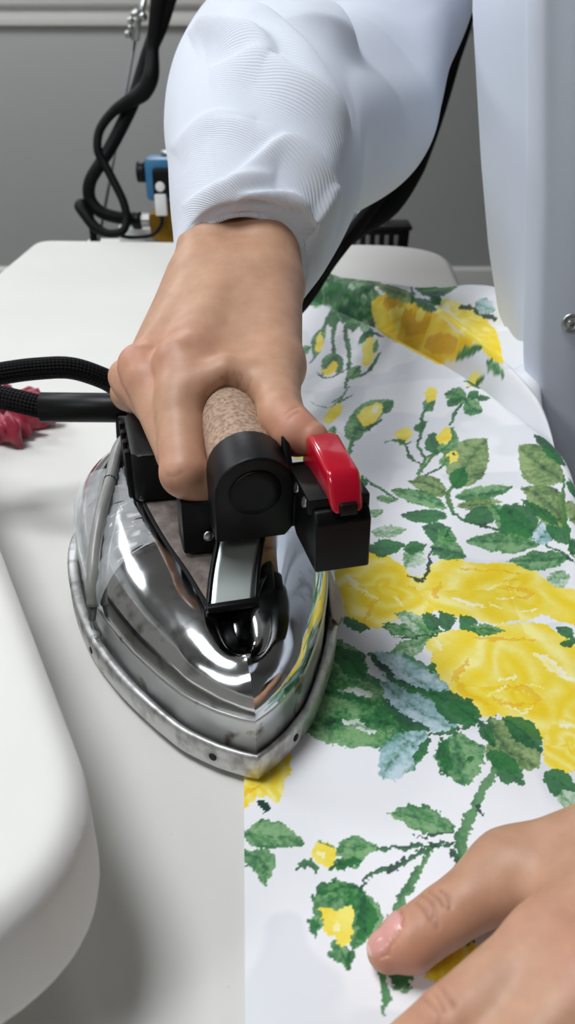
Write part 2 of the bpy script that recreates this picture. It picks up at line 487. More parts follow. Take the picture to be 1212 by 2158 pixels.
def padded(name, poly, z0, z1, r, m, parent, step=0.01, puff=0.0):
    """cushioned slab: outline with rounded rims"""
    C = resample(poly, step)
    nx = np.roll(C, -1, 0) - np.roll(C, 1, 0)
    N = np.stack([nx[:, 1], -nx[:, 0]], -1); N /= np.linalg.norm(N, axis=1)[:, None]
    area = 0.5 * np.sum(C[:, 0] * np.roll(C[:, 1], -1) - np.roll(C[:, 0], -1) * C[:, 1])
    if area < 0: N = -N
    rows = []
    for a in np.linspace(-90, 0, 5): rows.append((r * (1 - math.cos(math.radians(a))), z0 + r + r * math.sin(math.radians(a))))
    for a in np.linspace(0, 90, 7): rows.append((r * (1 - math.cos(math.radians(a))), z1 - r + r * math.sin(math.radians(a))))
    for k in (1.3,): rows.append((r * k, z1 + puff * (k - 1) * 0.5))
    ctr = C.mean(0)
    P = []
    for ins, z in rows:
        Q = C - N * ins
        P.append(np.concatenate([Q, np.full((len(C), 1), z)], 1))
    return grid(name, np.array(P), m, parent, closed=True, caps=(True, True), flip=area < 0)

XE0, XE1 = 0.152, 0.203            # right table edge at y = .3 and y = .95
def xedge(y):
    return XE0 + (XE1 - XE0) * np.clip((np.asarray(y) - 0.3) / 0.65, -1.0, 1.1)
table = tag(empty('ironing_table', (0, 0.5, FLOOR)), 'cream canvas covered ironing table under the iron and printed cloth', 'ironing table')
def loc_t(p): return (p[0], p[1] - 0.5, p[2] - FLOOR)
outl = rounded([(-0.338, -0.25), (0.12, -0.25), (0.206, 1.11), (0.198, 1.115), (-0.338, 1.152)], [0.05, 0.05, 0.0, 0.09, 0.025])
outl = rounded([(-0.338, -0.25), (0.12, -0.25), (0.206, 1.118), (-0.338, 1.152)], [0.05, 0.05, 0.10, 0.03], 12)
o = padded('padded_top', [(a, b_ - 0.5) for a, b_ in outl], -0.045 - FLOOR, 0.0 - FLOOR, 0.009, M['canvas'], table, 0.012)
prism('under_board', [(a * 0.95 - 0.003, b_ * 0.97 - 0.49) for a, b_ in rounded([(-0.338, -0.25), (0.12, -0.25), (0.206, 1.118), (-0.338, 1.152)], [0.05, 0.05, 0.1, 0.02], 6)], 0.02, M['greymetal'], table, 0, origin=(0, 0, -0.0655 - FLOOR))
for x, y in ((-0.27, -0.15), (0.07, -0.15), (-0.27, 1.03), (0.12, 1.03)):
    box('leg', (x, y - 0.5, (-0.066 - FLOOR) / 2), (0.04, 0.04, -0.066 - FLOOR), M['whitemetal'], table, 0.004)
box('crossbar', (-0.08, -0.65, 0.2), (0.36, 0.03, 0.03), M['whitemetal'], table, 0.003)
box('crossbar', (-0.08, 0.53, 0.2), (0.36, 0.03, 0.03), M['whitemetal'], table, 0.003)
# shelf bracket behind the top that carries valve and tray
box('rear_shelf', (-0.09, 1.27 - 0.5, -0.052 - FLOOR), (0.46, 0.22, 0.012), M['whitemetal'], table, 0.003)
for x in (-0.28, 0.10):
    box('shelf_bracket', (x, 1.22 - 0.5, -0.074 - FLOOR), (0.02, 0.30, 0.03), M['whitemetal'], table, 0.003)
SH = -0.0455                         # height of the shelf's upper face

# ------------------------------------------------------------------ padded sleeve board, lower left
a_ = np.array([-0.45, 0.893]); a_ /= np.linalg.norm(a_); b2_ = np.array([-a_[1], a_[0]])
corner = np.array([-0.0370, 0.126])
poly = rounded([tuple(corner), tuple(corner + a_ * 0.42), tuple(corner + a_ * 0.42 + b2_ * 0.14), tuple(corner + b2_ * 0.14)], [0.050, 0.04, 0.04, 0.05], 14)
sb0 = corner + a_ * 0.21 + b2_ * 0.07
sboard = tag(empty('sleeve_board', (sb0[0], sb0[1], 0.0)), 'cream padded sleeve board at the lower left of the table', 'sleeve board')
pol = [(p[0] - sb0[0], p[1] - sb0[1]) for p in poly]
padded('padded_cover', pol, 0.028, 0.068, 0.0085, M['pad'], sboard, 0.005, 0.001)
box('base_foot', (0, 0, 0.0055), (0.05, 0.09, 0.009), M['greymetal'], sboard, 0.002, ((b2_[0], b2_[1], 0), (a_[0], a_[1], 0), (0, 0, 1)))
disc_cyl('post', (0, 0, 0.009), (0, 0, 1), 0.013, 0.021, M['greymetal'], sboard)

# ------------------------------------------------------------------ printed cloth
def seg_dist(x, y, A, B):
    A = np.array(A); B = np.array(B); d = B - A; L2 = d.dot(d)
    t = ((x - A[0]) * d[0] + (y - A[1]) * d[1]) / L2
    tc_ = np.clip(t, 0, 1)
    dx = x - A[0] - tc_ * d[0]; dy = y - A[1] - tc_ * d[1]
    side = np.sign(d[0] * (y - A[1]) - d[1] * (x - A[0]))
    return np.hypot(dx, dy), side, t

def poly_sd(x, y, pts):
    best = None
    n = len(pts) - 1
    for i in range(n):
        d, s, t = seg_dist(x, y, pts[i], pts[i + 1])
        tt = (i + np.clip(t, 0, 1)) / n
        if best is None: best, side, tb = d, s, tt
        else:
            k = d < best
            best = np.where(k, d, best); side = np.where(k, s, side); tb = np.where(k, tt, tb)
    return best, side, tb

R1Z = [0.020, 0.030, 0.034, 0.035, 0.034, 0.030]
R1 = [(-0.10, 0.99)] + [tuple(G(a, b_, z_)[:2]) for (a, b_), z_ in zip([(640, 632), (802, 703), (933, 773), (1014, 824), (1105, 895), (1212, 985)], R1Z)] + [(0.32, 0.16)]
R1H = [0.008] + R1Z + [0.02]
R2Z = [0.040, 0.050, 0.055, 0.055, 0.055, 0.052]
R2 = [(-0.05, 0.95)] + [tuple(G(a, b_, z_)[:2]) for (a, b_), z_ in zip([(690, 590), (790, 602), (860, 616), (925, 648), (1000, 706), (1060, 760)], R2Z)] + [(0.20, 0.40), (0.32, 0.16)]
R2H = [0.03] + R2Z + [0.006, 0.0]
R3 = [tuple(G(930, 640, 0.05)[:2]), tuple(G(1000, 668, 0.05)[:2]), tuple(G(1060, 700, 0.05)[:2])]

def ss(a, b_, x):
    t = np.clip((x - a) / (b_ - a), 0, 1); return t * t * (3 - 2 * t)

CLOTH_L = lambda y: -0.0118 - 0.012 * np.clip(y - 0.13, 0, 0.12) / 0.12 * 0.5
def cloth_z(x, y):
    d1, s1, t1 = poly_sd(x, y, R1)
    h1 = np.interp(t1, np.linspace(0, 1, len(R1)), R1H)
    sd1 = d1 * s1                      # >0 = far side of the ridge
    z = 0.0016 + np.where(sd1 < 0, h1 * (0.75 * np.exp(-(sd1 / 0.045) ** 2) + 0.25 * np.exp(-(sd1 / 0.012) ** 2)), h1 * np.exp(-(sd1 / 0.0065) ** 2))
    d2, s2, t2 = poly_sd(x, y, R2)
    h2 = np.interp(t2, np.linspace(0, 1, len(R2)), R2H)
    sd2 = d2 * s2
    ar = ss(0.30, 0.50, t2)
    zz = np.where(sd2 < 0, h2 * (0.62 * np.exp(-(sd2 / 0.011) ** 2) + 0.38 * np.exp(-(sd2 / 0.034) ** 2)), h2 * (1 + ar * (-0.12 * ss(0.0, 0.008, sd2) + 0.30 * ss(0.008, 0.045, sd2)) - 0.9 * ss(0.016 + 0.036 * ar, 0.05 + 0.04 * ar, sd2)))
    d3, s3, t3 = poly_sd(x, y, R3)
    zz = zz - 0.006 * np.exp(-(d3 / 0.006) ** 2) * (sd2 > 0)
    back = ss(0.002, 0.022, sd1)
    z = np.where(sd1 > 0, np.maximum(z, 0.0016 + (zz - 0.0016) * back), z)
    # gentle waves of the loose part
    w = ss(0.28, 0.5, y) * ss(-0.01, 0.05, x)
    z = z + w * 0.0022 * (1 + np.sin(38 * x + 22 * y + 1.0)) * (sd1 < 0.0)
    near = ss(0.205, 0.16, y)
    z = z + near * 0.0010 * (1 + np.sin(95 * x - 1.4 + 20 * y))
    return z

def px_to_cloth(px, py):
    """photo pixel -> cloth (x, y) on its folded surface"""
    px = np.atleast_1d(np.asarray(px, float)); py = np.atleast_1d(np.asarray(py, float))
    a = (px - 606) / F; b_ = (1079 - py) / F
    dy = cp + b_ * sp; dz = -sp + b_ * cp
    ts = np.arange(0.15, 1.1, 0.0015)
    X = a[:, None] * ts; Y = dy[:, None] * ts; Z = H + dz[:, None] * ts
    hit = Z < cloth_z(X, Y)
    i = np.where(hit.any(1), hit.argmax(1), len(ts) - 1)
    k = np.arange(len(px))
    return np.stack([X[k, i], Y[k, i]], -1)

# ---- vertex grid: x by arc length, y graded
xs = np.arange(-0.0125, 0.250, 0.00042)
ys = [0.05]
while ys[-1] < 0.93:
    y_ = ys[-1]
    ys.append(y_ + (0.0011 if y_ < 0.115 else (0.00042 + 0.0011 * max(0, y_ - 0.12) if y_ < 0.44 else (0.0006 if y_ < 0.78 else 0.0012))))
ys = np.array(ys)
QX, QY = np.meshgrid(xs, ys)
ny, nx = QX.shape
QX = QX + 0.0  # cloth coordinates
left = CLOTH_L(QY)
QX = left + (QX - xs[0]) * (xs[-1] - left) / (xs[-1] - xs[0])
XE = xedge(QY)
rad = 0.012
ov = QX - (XE - rad)
th = np.clip(ov / rad, 0, math.pi / 2)
Xw = np.where(ov > 0, XE - rad + rad * np.sin(th) + 0.004 * np.sin(QY * 60) * ss(0.0, 0.05, ov), QX)
Zdrop = np.where(ov > 0, -rad * (1 - np.cos(th)) - np.maximum(0, ov - rad * math.pi / 2), 0)
CZ = cloth_z(np.minimum(QX, XE + 0.02), QY)
Zw = CZ + Zdrop
sdb = poly_sd(QX, QY, R2)
keep = ~((sdb[0] * sdb[1] > 0.055 + 0.04 * ss(0.30, 0.50, sdb[2])))
Pc = np.stack([Xw, QY, Zw], -1).reshape(-1, 3)

# ---- painting in cloth coordinates
def vnoise(x, y, scale, seed):
    r = np.random.default_rng(seed).random((257, 257)).astype(np.float32)
    u = x * scale + 500.0; v = y * scale + 500.0
    i = np.floor(u).astype(int); j = np.floor(v).astype(int)
    fu = u - i; fv = v - j
    fu = fu * fu * (3 - 2 * fu); fv = fv * fv * (3 - 2 * fv)
    i &= 255; j &= 255
    return (r[i, j] * (1 - fu) + r[i + 1, j] * fu) * (1 - fv) + (r[i, j + 1] * (1 - fu) + r[i + 1, j + 1] * fu) * fv

cx = QX.ravel(); cy0 = QY.ravel()
slope = np.hypot(*np.gradient(CZ, ys, axis=0)[None], np.gradient(CZ, axis=1)[None] / 0.00042).ravel()
jit = 1.0 / (1.0 + slope)
cy = cy0 + 1.6 * CZ.ravel() * (cy0 > 0.4)        # noise follows the folded surface
n_a = vnoise(cx, cy, 60, 1); n_b = vnoise(cx, cy, 220, 2); n_c = vnoise(cx, cy, 750, 3); n_d = vnoise(cx, cy, 1500, 4); n_e = vnoise(cx, cy, 110, 9)
jx = cx + jit * (vnoise(cx, cy, 900, 5) - 0.5) * 0.0016 + jit * (vnoise(cx, cy, 250, 6) - 0.5) * 0.0018
jy = cy0 + jit * (vnoise(cx, cy, 900, 7) - 0.5) * 0.0020 + jit * (vnoise(cx, cy, 250, 8) - 0.5) * 0.0020
cyn = cy; cy = cy0
WHITE = np.array(srgb(240, 240, 243))
Cc = np.tile(WHITE, (len(cx), 1)).astype(np.float32)
# pale grey wash shapes in the ground of the print
g_ = ss(0.55, 0.63, vnoise(cx, cyn, 26, 21) * 0.75 + vnoise(cx, cyn, 70, 22) * 0.25)
Cc = Cc * (1 - 0.10 * g_[:, None] * np.array([1.0, 0.85, 0.75]))

GR_D = np.array(srgb(18, 62, 50)); GR_M = np.array(srgb(48, 122, 62)); GR_L = np.array(srgb(128, 172, 118)); GR_P = np.array(srgb(196, 214, 196))
BL_L = np.array(srgb(200, 220, 228)); BL_M = np.array(srgb(142, 184, 186))
OL_M = np.array(srgb(92, 128, 66)); OL_L = np.array(srgb(150, 172, 112))
YE = np.array(srgb(244, 214, 40)); YL = np.array(srgb(250, 236, 120)); YO = np.array(srgb(238, 176, 18)); YW = np.array(srgb(250, 248, 228))

def inpoly(x, y, poly):
    c = np.zeros(len(x), bool)
    n = len(poly); j = n - 1
    for i in range(n):
        xi, yi = poly[i]; xj, yj = poly[j]
        k = ((yi > y) != (yj > y)) & (x < (xj - xi) * (y - yi) / (yj - yi + 1e-15) + xi)
        c ^= k; j = i
    return c

def near_idx(pts, pad=0.004):
    p = np.asarray(pts)
    return np.where((cx > p[:, 0].min() - pad) & (cx < p[:, 0].max() + pad) & (cy > p[:, 1].min() - pad) & (cy < p[:, 1].max() + pad))[0]

def put(idx, col, alpha):
    alpha = np.asarray(alpha, np.float32)[:, None] if np.ndim(alpha) else alpha
    Cc[idx] = Cc[idx] * (1 - alpha) + np.asarray(col, np.float32) * alpha

def mixc(a, b_, t):
    return a + (b_ - a) * np.clip(t, 0, 1)[:, None]

def leaf(base, tip, wid, bend=0.0, style='g', ragged=True, peak=0.42):
    """leaf in photo pixels: base, tip, full width, sideways bend; painted on the cloth"""
    b_ = np.array(base, float); t_ = np.array(tip, float)
    ax = t_ - b_; L = np.linalg.norm(ax); ax /= L; nr = np.array([-ax[1], ax[0]])
    ts = np.linspace(0, 1, 15)
    w = np.where(ts < peak, np.sin(ts / peak * math.pi / 2) ** 0.8, np.cos((ts - peak) / (1 - peak) * math.pi / 2) ** 0.9) * wid / 2
    mid = b_ + ax * (ts * L)[:, None] + nr * (np.sin(ts * math.pi) * bend)[:, None]
    ol = np.vstack([mid + nr * w[:, None], (mid - nr * w[:, None])[::-1]])
    pc = px_to_cloth(ol[:, 0], ol[:, 1]); pm = px_to_cloth(mid[:, 0], mid[:, 1])
    idx = near_idx(pc)
    if len(idx) == 0: return
    x, y = jx[idx], jy[idx]
    ins = inpoly(x, y, pc)
    idx = idx[ins]; x = x[ins]; y = y[ins]
    if len(idx) == 0: return
    d, s, t = poly_sd(x, y, pm)
    hw = max(1e-4, 0.5 * np.linalg.norm(pc[6] - pc[-7]))
    v = d * s / hw
    na, nb, ncn = n_e[idx], n_b[idx], n_c[idx]
    vein = 0.5 + 0.5 * np.sin(2 * math.pi * (t * 6.5 - np.abs(v) * 1.3))
    D, MI, LI = {'g': (GR_D, GR_M, GR_L), 'd': (GR_D, GR_D * 0.45 + GR_M * 0.55, GR_M), 'b': (GR_M * 0.6 + GR_D * 0.4, BL_M, BL_L), 'l': (GR_M, GR_L * 0.75 + GR_M * 0.25, GR_P), 'o': (GR_D, OL_M, OL_L)}[style]
    lum = 0.20 + 0.40 * na + 0.25 * nb + 0.14 * vein + 0.20 * np.where(v > 0, 0.6, -0.3) - 0.30 * np.exp(-(v / 0.12) ** 2) - 0.16 * (np.abs(v) > 0.75)
    lum += (ncn - 0.5) * 0.35 + (n_d[idx] - 0.5) * 0.2
    c = np.where((lum < 0.42)[:, None], mixc(D, MI, lum / 0.42), mixc(MI, LI, (lum - 0.42) / 0.42))
    if style == 'b':
        e = ss(0.55, 0.95, np.abs(v)); c = mixc(c, np.tile(GR_M, (len(idx), 1)), e * 0.9)
    put(idx, c, 0.96)

def stroke(pts, wid, col=GR_M, col2=GR_D, alpha=0.95, taper=True, smooth=True):
    """painted line, pts in photo pixels, wid in pixels"""
    P = catmull(pts, 6) if smooth and len(pts) > 2 else np.array(pts, float)
    pc = px_to_cloth(P[:, 0], P[:, 1])
    q = px_to_cloth(P[:, 0] + wid, P[:, 1])
    wl = np.clip(np.linalg.norm(q - pc, axis=1), 0.0003, 0.02) / 2
    idx = near_idx(pc, 0.006)
    if len(idx) == 0: return
    d, s, t = poly_sd(jx[idx], jy[idx], pc)
    ww = np.interp(t, np.linspace(0, 1, len(wl)), wl)
    if taper: ww = ww * (0.55 + 0.45 * np.sin(np.clip(t, 0, 1) * math.pi))
    ww = ww * (0.75 + 0.5 * n_b[idx])
    k = d < ww
    idx = idx[k]
    if len(idx) == 0: return
    lum = 0.6 * n_e[idx] + 0.4 * n_c[idx] + 0.2 * s[k] * (d[k] / ww[k])
    put(idx, mixc(np.asarray(col2), np.asarray(col), (lum - 0.25) * 2.2), alpha)

def blob(pts, col, col2=None, alpha=1.0, smooth=True, noise=0.9):
    P = np.array(pts, float)
    if smooth:
        P = catmull(np.vstack([P, P[:1]]), 4)[:-1]
    pc = px_to_cloth(P[:, 0], P[:, 1])
    idx = near_idx(pc)
    if len(idx) == 0: return idx
    k = inpoly(jx[idx], jy[idx], pc); idx = idx[k]
    if len(idx) == 0: return idx
    c2 = col if col2 is None else col2
    l = n_e[idx] * 0.6 + n_b[idx] * 0.25 + n_c[idx] * 0.15
    put(idx, mixc(np.asarray(c2), np.asarray(col), 0.5 + (l - 0.5) * 2.4 * noise), alpha)
    return idx

def rose(outline, centre, pal=(YE, YL, YO, YW), arcs=(), whites=()):
    P = catmull(np.vstack([np.array(outline, float), np.array(outline[:1], float)]), 3)[:-1]
    pc = px_to_cloth(P[:, 0], P[:, 1]); c0 = px_to_cloth(*centre)[0]
    idx = near_idx(pc)
    k = inpoly(jx[idx], jy[idx], pc); idx = idx[k]
    if len(idx) == 0: return
    x = cx[idx] - c0[0]; y = cy[idx] - c0[1]
    r = np.hypot(x, y * 0.8); a = np.arctan2(y, x)
    rm = np.percentile(r, 95)
    sw = 0.5 + 0.5 * np.sin(r / rm * 15 + 2.2 * np.sin(a * 2.5 + 3 * n_a[idx]) + 5 * n_a[idx])
    lum = 0.15 + 0.42 * sw + 0.42 * n_e[idx] + 0.22 * (n_b[idx] - 0.5) + 0.12 * (n_c[idx] - 0.5) + 0.22 * (r / rm - 0.5)
    Y, L_, O, Wt = pal
    c = np.where((lum < 0.30)[:, None], mixc(O * 0.35 + Y * 0.65, Y, lum / 0.30), np.where((lum < 0.62)[:, None], mixc(Y, Y * 0.6 + L_ * 0.4, (lum - 0.30) / 0.32), mixc(Y * 0.6 + L_ * 0.4, L_ * 0.8 + Wt * 0.2, (lum - 0.62) / 0.35)))
    put(idx, c, 1.0)
    for pts, w in arcs: stroke(pts, w, O, O * 0.5 + Y * 0.5, 0.7)
    for pts, w in whites: stroke(pts, w, Wt, L_, 0.85)

def bud(poly, sep=None):
    blob(poly, YL, YE, 1.0)

# ======== motifs, measured on the photograph
# --- big lower rose (right)
rose([(893, 1350), (915, 1335), (960, 1330), (1030, 1320), (1090, 1315), (1150, 1320), (1200, 1350), (1240, 1400), (1240, 1500), (1190, 1530), (1145, 1560), (1110, 1555), (1085, 1530), (1060, 1510), (1010, 1510), (960, 1478), (930, 1440), (912, 1405), (905, 1375)], (1085, 1450),
     arcs=[([(985, 1395), (960, 1430), (985, 1465), (1030, 1485)], 14), ([(1060, 1455), (1100, 1450), (1130, 1470), (1125, 1490)], 16), ([(1000, 1345), (1060, 1350), (1130, 1352)], 10), ([(1040, 1475), (1080, 1490), (1130, 1485)], 8)],
     whites=[([(1130, 1380), (1160, 1400), (1180, 1420)], 26), ([(1190, 1425), (1212, 1435)], 14), ([(1030, 1470), (1070, 1448)], 10), ([(1050, 1440), (1090, 1428)], 6), ([(1070, 1490), (1100, 1505), (1120, 1495)], 7), ([(1110, 1445), (1150, 1452)], 7), ([(915, 1352), (930, 1370)], 16)])
# --- lower right extra bloom
rose([(1145, 1545), (1180, 1515), (1215, 1520), (1260, 1560), (1250, 1625), (1200, 1632), (1160, 1625), (1142, 1590)], (1200, 1575), whites=[([(1180, 1530), (1205, 1530)], 12)])
# --- upper rose pair
rose([(720, 1175), (760, 1162), (800, 1168), (840, 1185), (870, 1215), (910, 1225), (930, 1270), (900, 1300), (850, 1300), (800, 1325), (770, 1325), (740, 1305), (715, 1275), (700, 1225)], (800, 1240),
     arcs=[([(800, 1260), (780, 1280), (770, 1310)], 8), ([(860, 1240), (900, 1245)], 7)], whites=[([(730, 1215), (760, 1245), (795, 1262)], 14), ([(830, 1260), (850, 1280)], 10)])
rose([(890, 1210), (910, 1190), (950, 1180), (1010, 1188), (1070, 1188), (1120, 1200), (1150, 1225), (1212, 1245), (1260, 1280), (1240, 1330), (1180, 1310), (1100, 1310), (1040, 1315), (980, 1305), (930, 1295), (900, 1270), (880, 1240)], (1085, 1243),
     arcs=[([(930, 1225), (915, 1250), (920, 1262)], 10), ([(1070, 1240), (1095, 1245), (1120, 1255), (1090, 1262)], 12), ([(970, 1200), (1040, 1205), (1100, 1212)], 6), ([(1060, 1225), (1090, 1220)], 5)],
     whites=[([(955, 1262), (990, 1275), (1020, 1280)], 12), ([(1050, 1265), (1080, 1262)], 9), ([(1030, 1245), (1060, 1232)], 5), ([(1100, 1290), (1130, 1285)], 8), ([(1030, 1275), (1060, 1285)], 7)])
# leaf cluster between the two roses
leaf((860, 1338), (800, 1322), 26, 4, 'd'); leaf((935, 1330), (800, 1322), 30, -6, 'g')
leaf((900, 1338), (832, 1292), 34, 6, 'l'); leaf((920, 1330), (895, 1292), 34, 0, 'd'); leaf((945, 1330), (930, 1290), 36, 4, 'd'); leaf((1000, 1330), (965, 1298), 34, 0, 'd')
leaf((985, 1325), (1068, 1330), 26, 0, 'g'); leaf((905, 1345), (820, 1378), 34, -5, 'l')
stroke([(830, 1345), (900, 1342), (945, 1328)], 5); leaf((720, 1305), (782, 1330), 24, 3, 'd')
leaf((1175, 1325), (1212, 1345), 22, 0, 'd'); leaf((1180, 1360), (1220, 1350), 18, 0, 'd')
blob([(1110, 1308), (1150, 1300), (1180, 1315), (1140, 1318)], WHITE, WHITE)
# --- big green leaves right of the iron
leaf((880, 1550), (640, 1400), 150, -20, 'g', peak=0.5); leaf((880, 1552), (628, 1545), 110, 26, 'g', peak=0.5)
leaf((770, 1440), (690, 1345), 70, 0, 'g'); leaf((800, 1490), (650, 1450), 80, 0, 'g'); leaf((770, 1430), (700, 1360), 50, 0, 'd')
stroke([(720, 1455), (760, 1460), (780, 1470)], 18, GR_P, WHITE, 0.9); stroke([(720, 1520), (760, 1530), (790, 1545)], 18, GR_P, WHITE, 0.9)
stroke([(660, 1545), (740, 1530), (830, 1545)], 7, GR_D, GR_M, 0.6); stroke([(690, 1440), (760, 1480), (860, 1540)], 7, GR_D, GR_M, 0.6)
leaf((960, 1490), (776, 1378), 80, 4, 'b', peak=0.5); leaf((960, 1540), (800, 1440), 86, -8, 'b', peak=0.5)
stroke([(778, 1380), (830, 1430), (890, 1462), (935, 1470)], 20, GR_D, GR_M); stroke([(812, 1480), (850, 1520), (900, 1540)], 24, GR_D, GR_M * 0.7)
leaf((1015, 1525), (905, 1455), 64, -4, 'd'); leaf((1005, 1520), (940, 1475), 40, 0, 'd'); leaf((905, 1420), (920, 1400), 20, 0, 'd')
stroke([(870, 1556), (940, 1548), (1010, 1520)], 9, GR_M, GR_D); leaf((905, 1550), (805, 1645), 88, 14, 'b', peak=0.5); leaf((905, 1560), (870, 1615), 26, 0, 'd')
leaf((955, 1545), (975, 1662), 106, -6, 'g', peak=0.45); leaf((985, 1590), (990, 1612), 18, 0, 'd'); leaf((930, 1560), (945, 1640), 30, 0, 'd')
leaf((1030, 1512), (1140, 1620), 100, 20, 'o', peak=0.5); leaf((1060, 1515), (1140, 1590), 52, -10, 'd'); leaf((1015, 1520), (1040, 1580), 30, 0, 'd')
leaf((1030, 1585), (1105, 1660), 52, 0, 'd'); leaf((1145, 1630), (1225, 1680), 50, 0, 'd'); leaf((1180, 1670), (1230, 1720), 40, 0, 'l')
# --- stem going down to the bud sprays
stroke([(1040, 1625), (1010, 1680), (985, 1740), (970, 1790), (965, 1830)], 24, GR_L * 0.4 + GR_M * 0.6, GR_M * 0.7)
stroke([(1005, 1700), (1018, 1718)], 12, GR_D, GR_D); leaf((965, 1755), (820, 1714), 54, 6, 'g', peak=0.55); stroke([(880, 1765), (960, 1755)], 7, GR_D, GR_D)
stroke([(960, 1775), (880, 1785), (800, 1788), (740, 1795)], 10, GR_M, GR_D); stroke([(960, 1778), (890, 1795), (830, 1825), (780, 1850), (750, 1880)], 12, GR_M, GR_D)
stroke([(830, 1830), (815, 1845)], 14, GR_D, GR_D); stroke([(905, 1790), (870, 1850), (845, 1900), (820, 1950), (812, 1975)], 22, GR_L * 0.5 + GR_M * 0.5, GR_M * 0.75)
leaf((970, 1840), (1010, 1795), 34, 0, 'g'); stroke([(950, 1795), (965, 1830)], 20, GR_M, GR_D)
# bud 1
leaf((775, 1800), (690, 1830), 34, -6, 'g'); leaf((790, 1790), (700, 1800), 46, 4, 'g'); leaf((770, 1815), (690, 1835), 22, 0, 'd')
bud([(655, 1803), (668, 1785), (690, 1778), (708, 1788), (706, 1822), (690, 1828), (672, 1820)]); stroke([(672, 1778), (705, 1785)], 8, GR_L, GR_M)
stroke([(622, 1834), (645, 1822), (668, 1828), (664, 1842)], 14, GR_M, GR_D); blob([(672, 1798), (685, 1795), (688, 1806), (675, 1808)], YW, YL)
# bud 2
leaf((760, 1870), (665, 1960), 90, 18, 'g'); leaf((755, 1870), (740, 2005), 84, -16, 'g'); leaf((770, 1890), (755, 1990), 44, -10, 'd')
leaf((745, 1870), (660, 1890), 40, 0, 'g'); leaf((700, 1980), (735, 2045), 36, 0, 'g'); leaf((737, 2000), (735, 2045), 18, 0, 'd')
blob([(672, 1922), (690, 1915), (708, 1925), (735, 1908), (745, 1935), (740, 1970), (715, 1992), (700, 1975), (682, 1950)], YE, YL); blob([(705, 1945), (720, 1950), (715, 1962), (704, 1958)], YW, YL)
leaf((645, 1935), (672, 1980), 20, -6, 'd'); stroke([(755, 1985), (785, 1985)], 18, GR_M, GR_L)
# under the left hand
leaf((890, 2040), (790, 2050), 60, 0, 'd'); stroke([(805, 2050), (808, 2100), (812, 2140)], 20, GR_L * 0.4 + GR_M * 0.6, GR_M); leaf((870, 2080), (820, 2090), 24, 0, 'g')
rose([(880, 2030), (960, 1985), (1010, 2000), (980, 2060), (910, 2075)], (940, 2030)); leaf((960, 1990), (1010, 1975), 24, 0, 'd')
leaf((1000, 1860), (1050, 1900), 30, 0, 'g')
# --- under the iron's tip
rose([(500, 1650), (540, 1590), (600, 1590), (615, 1610), (600, 1655), (582, 1690), (555, 1675), (530, 1695), (505, 1700)], (540, 1660), arcs=[([(515, 1675), (545, 1665)], 14)])
blob([(540, 1690), (558, 1685), (567, 1700), (560, 1715), (545, 1705)], GR_D, GR_D * 0.8)
leaf((510, 1760), (645, 1780), 62, -8, 'g', peak=0.35); leaf((512, 1795), (566, 1868), 56, -16, 'g', peak=0.4)
# --- middle sprays right of the switch
stroke([(955, 1085), (945, 1050), (950, 1030)], 11, GR_M, OL_M); stroke([(955, 1085), (1000, 1105), (1055, 1122)], 9, GR_M, GR_D)
leaf((945, 1045), (858, 1015), 40, 8, 'o'); leaf((942, 1072), (820, 1035), 34, 4, 'g'); leaf((945, 1090), (842, 1088), 30, 0, 'd'); leaf((958, 1048), (1082, 1028), 34, 4, 'g')
leaf((960, 1068), (1060, 1060), 24, 0, 'o'); leaf((955, 1030), (1026, 925), 92, -8, 'o', peak=0.45); leaf((955, 1030), (980, 985), 40, 0, 'd'); leaf((978, 1095), (1065, 1080), 40, 0, 'd')
leaf((1125, 1140), (1030, 1065), 60, 0, 'g'); leaf((1130, 1130), (1060, 1062), 80, -10, 'd'); leaf((1140, 1150), (980, 1140), 44, 0, 'g', peak=0.5)
leaf((1200, 1180), (1070, 1185), 40, 0, 'g', peak=0.45); stroke([(1125, 1140), (1170, 1160), (1215, 1190)], 6, GR_M, GR_D); leaf((1130, 1150), (1180, 1085), 50, 0, 'b')
leaf((1200, 1150), (1150, 1080), 44, 0, 'd'); leaf((1190, 1015), (1093, 940), 84, -8, 'o', peak=0.5); leaf((1190, 1110), (1100, 1028), 76, 10, 'o'); leaf((1180, 1110), (1095, 1052), 24, 0, 'd')
stroke([(1190, 1000), (1188, 1060), (1192, 1120), (1210, 1180)], 8, GR_M, OL_M); leaf((1195, 980), (1125, 918), 30, 0, 'd'); leaf((1200, 1100), (1240, 1050), 60, 0, 'o'); leaf((1205, 1220), (1150, 1225), 36, 0, 'l')
leaf((1195, 1010), (1240, 1030), 36, 0, 'd'); leaf((1200, 1140), (1240, 1170), 44, 0, 'd')
leaf((950, 1150), (888, 1112), 44, 8, 'd'); leaf((935, 1150), (945, 1112), 46, 0, 'g'); leaf((905, 1155), (985, 1178), 44, -6, 'g'); leaf((890, 1160), (850, 1195), 44, 0, 'l'); stroke([(860, 1215), (893, 1222), (910, 1155)], 10, GR_D, GR_D)
leaf((780, 1125), (860, 1118), 26, 0, 'l'); leaf((770, 1160), (856, 1150), 36, 0, 'd'); leaf((775, 1085), (810, 1078), 18, 0, 'l'); leaf((850, 1160), (900, 1150), 26, 0, 'd')
stroke([(762, 1005), (800, 1030), (840, 1055)], 9, GR_M, GR_D); leaf((790, 1050), (838, 1058), 16, 0, 'g'); blob([(752, 1000), (768, 1005), (775, 1025), (760, 1020)], GR_D, GR_M); blob([(748, 995), (762, 1000), (758, 1012)], YE, YL)
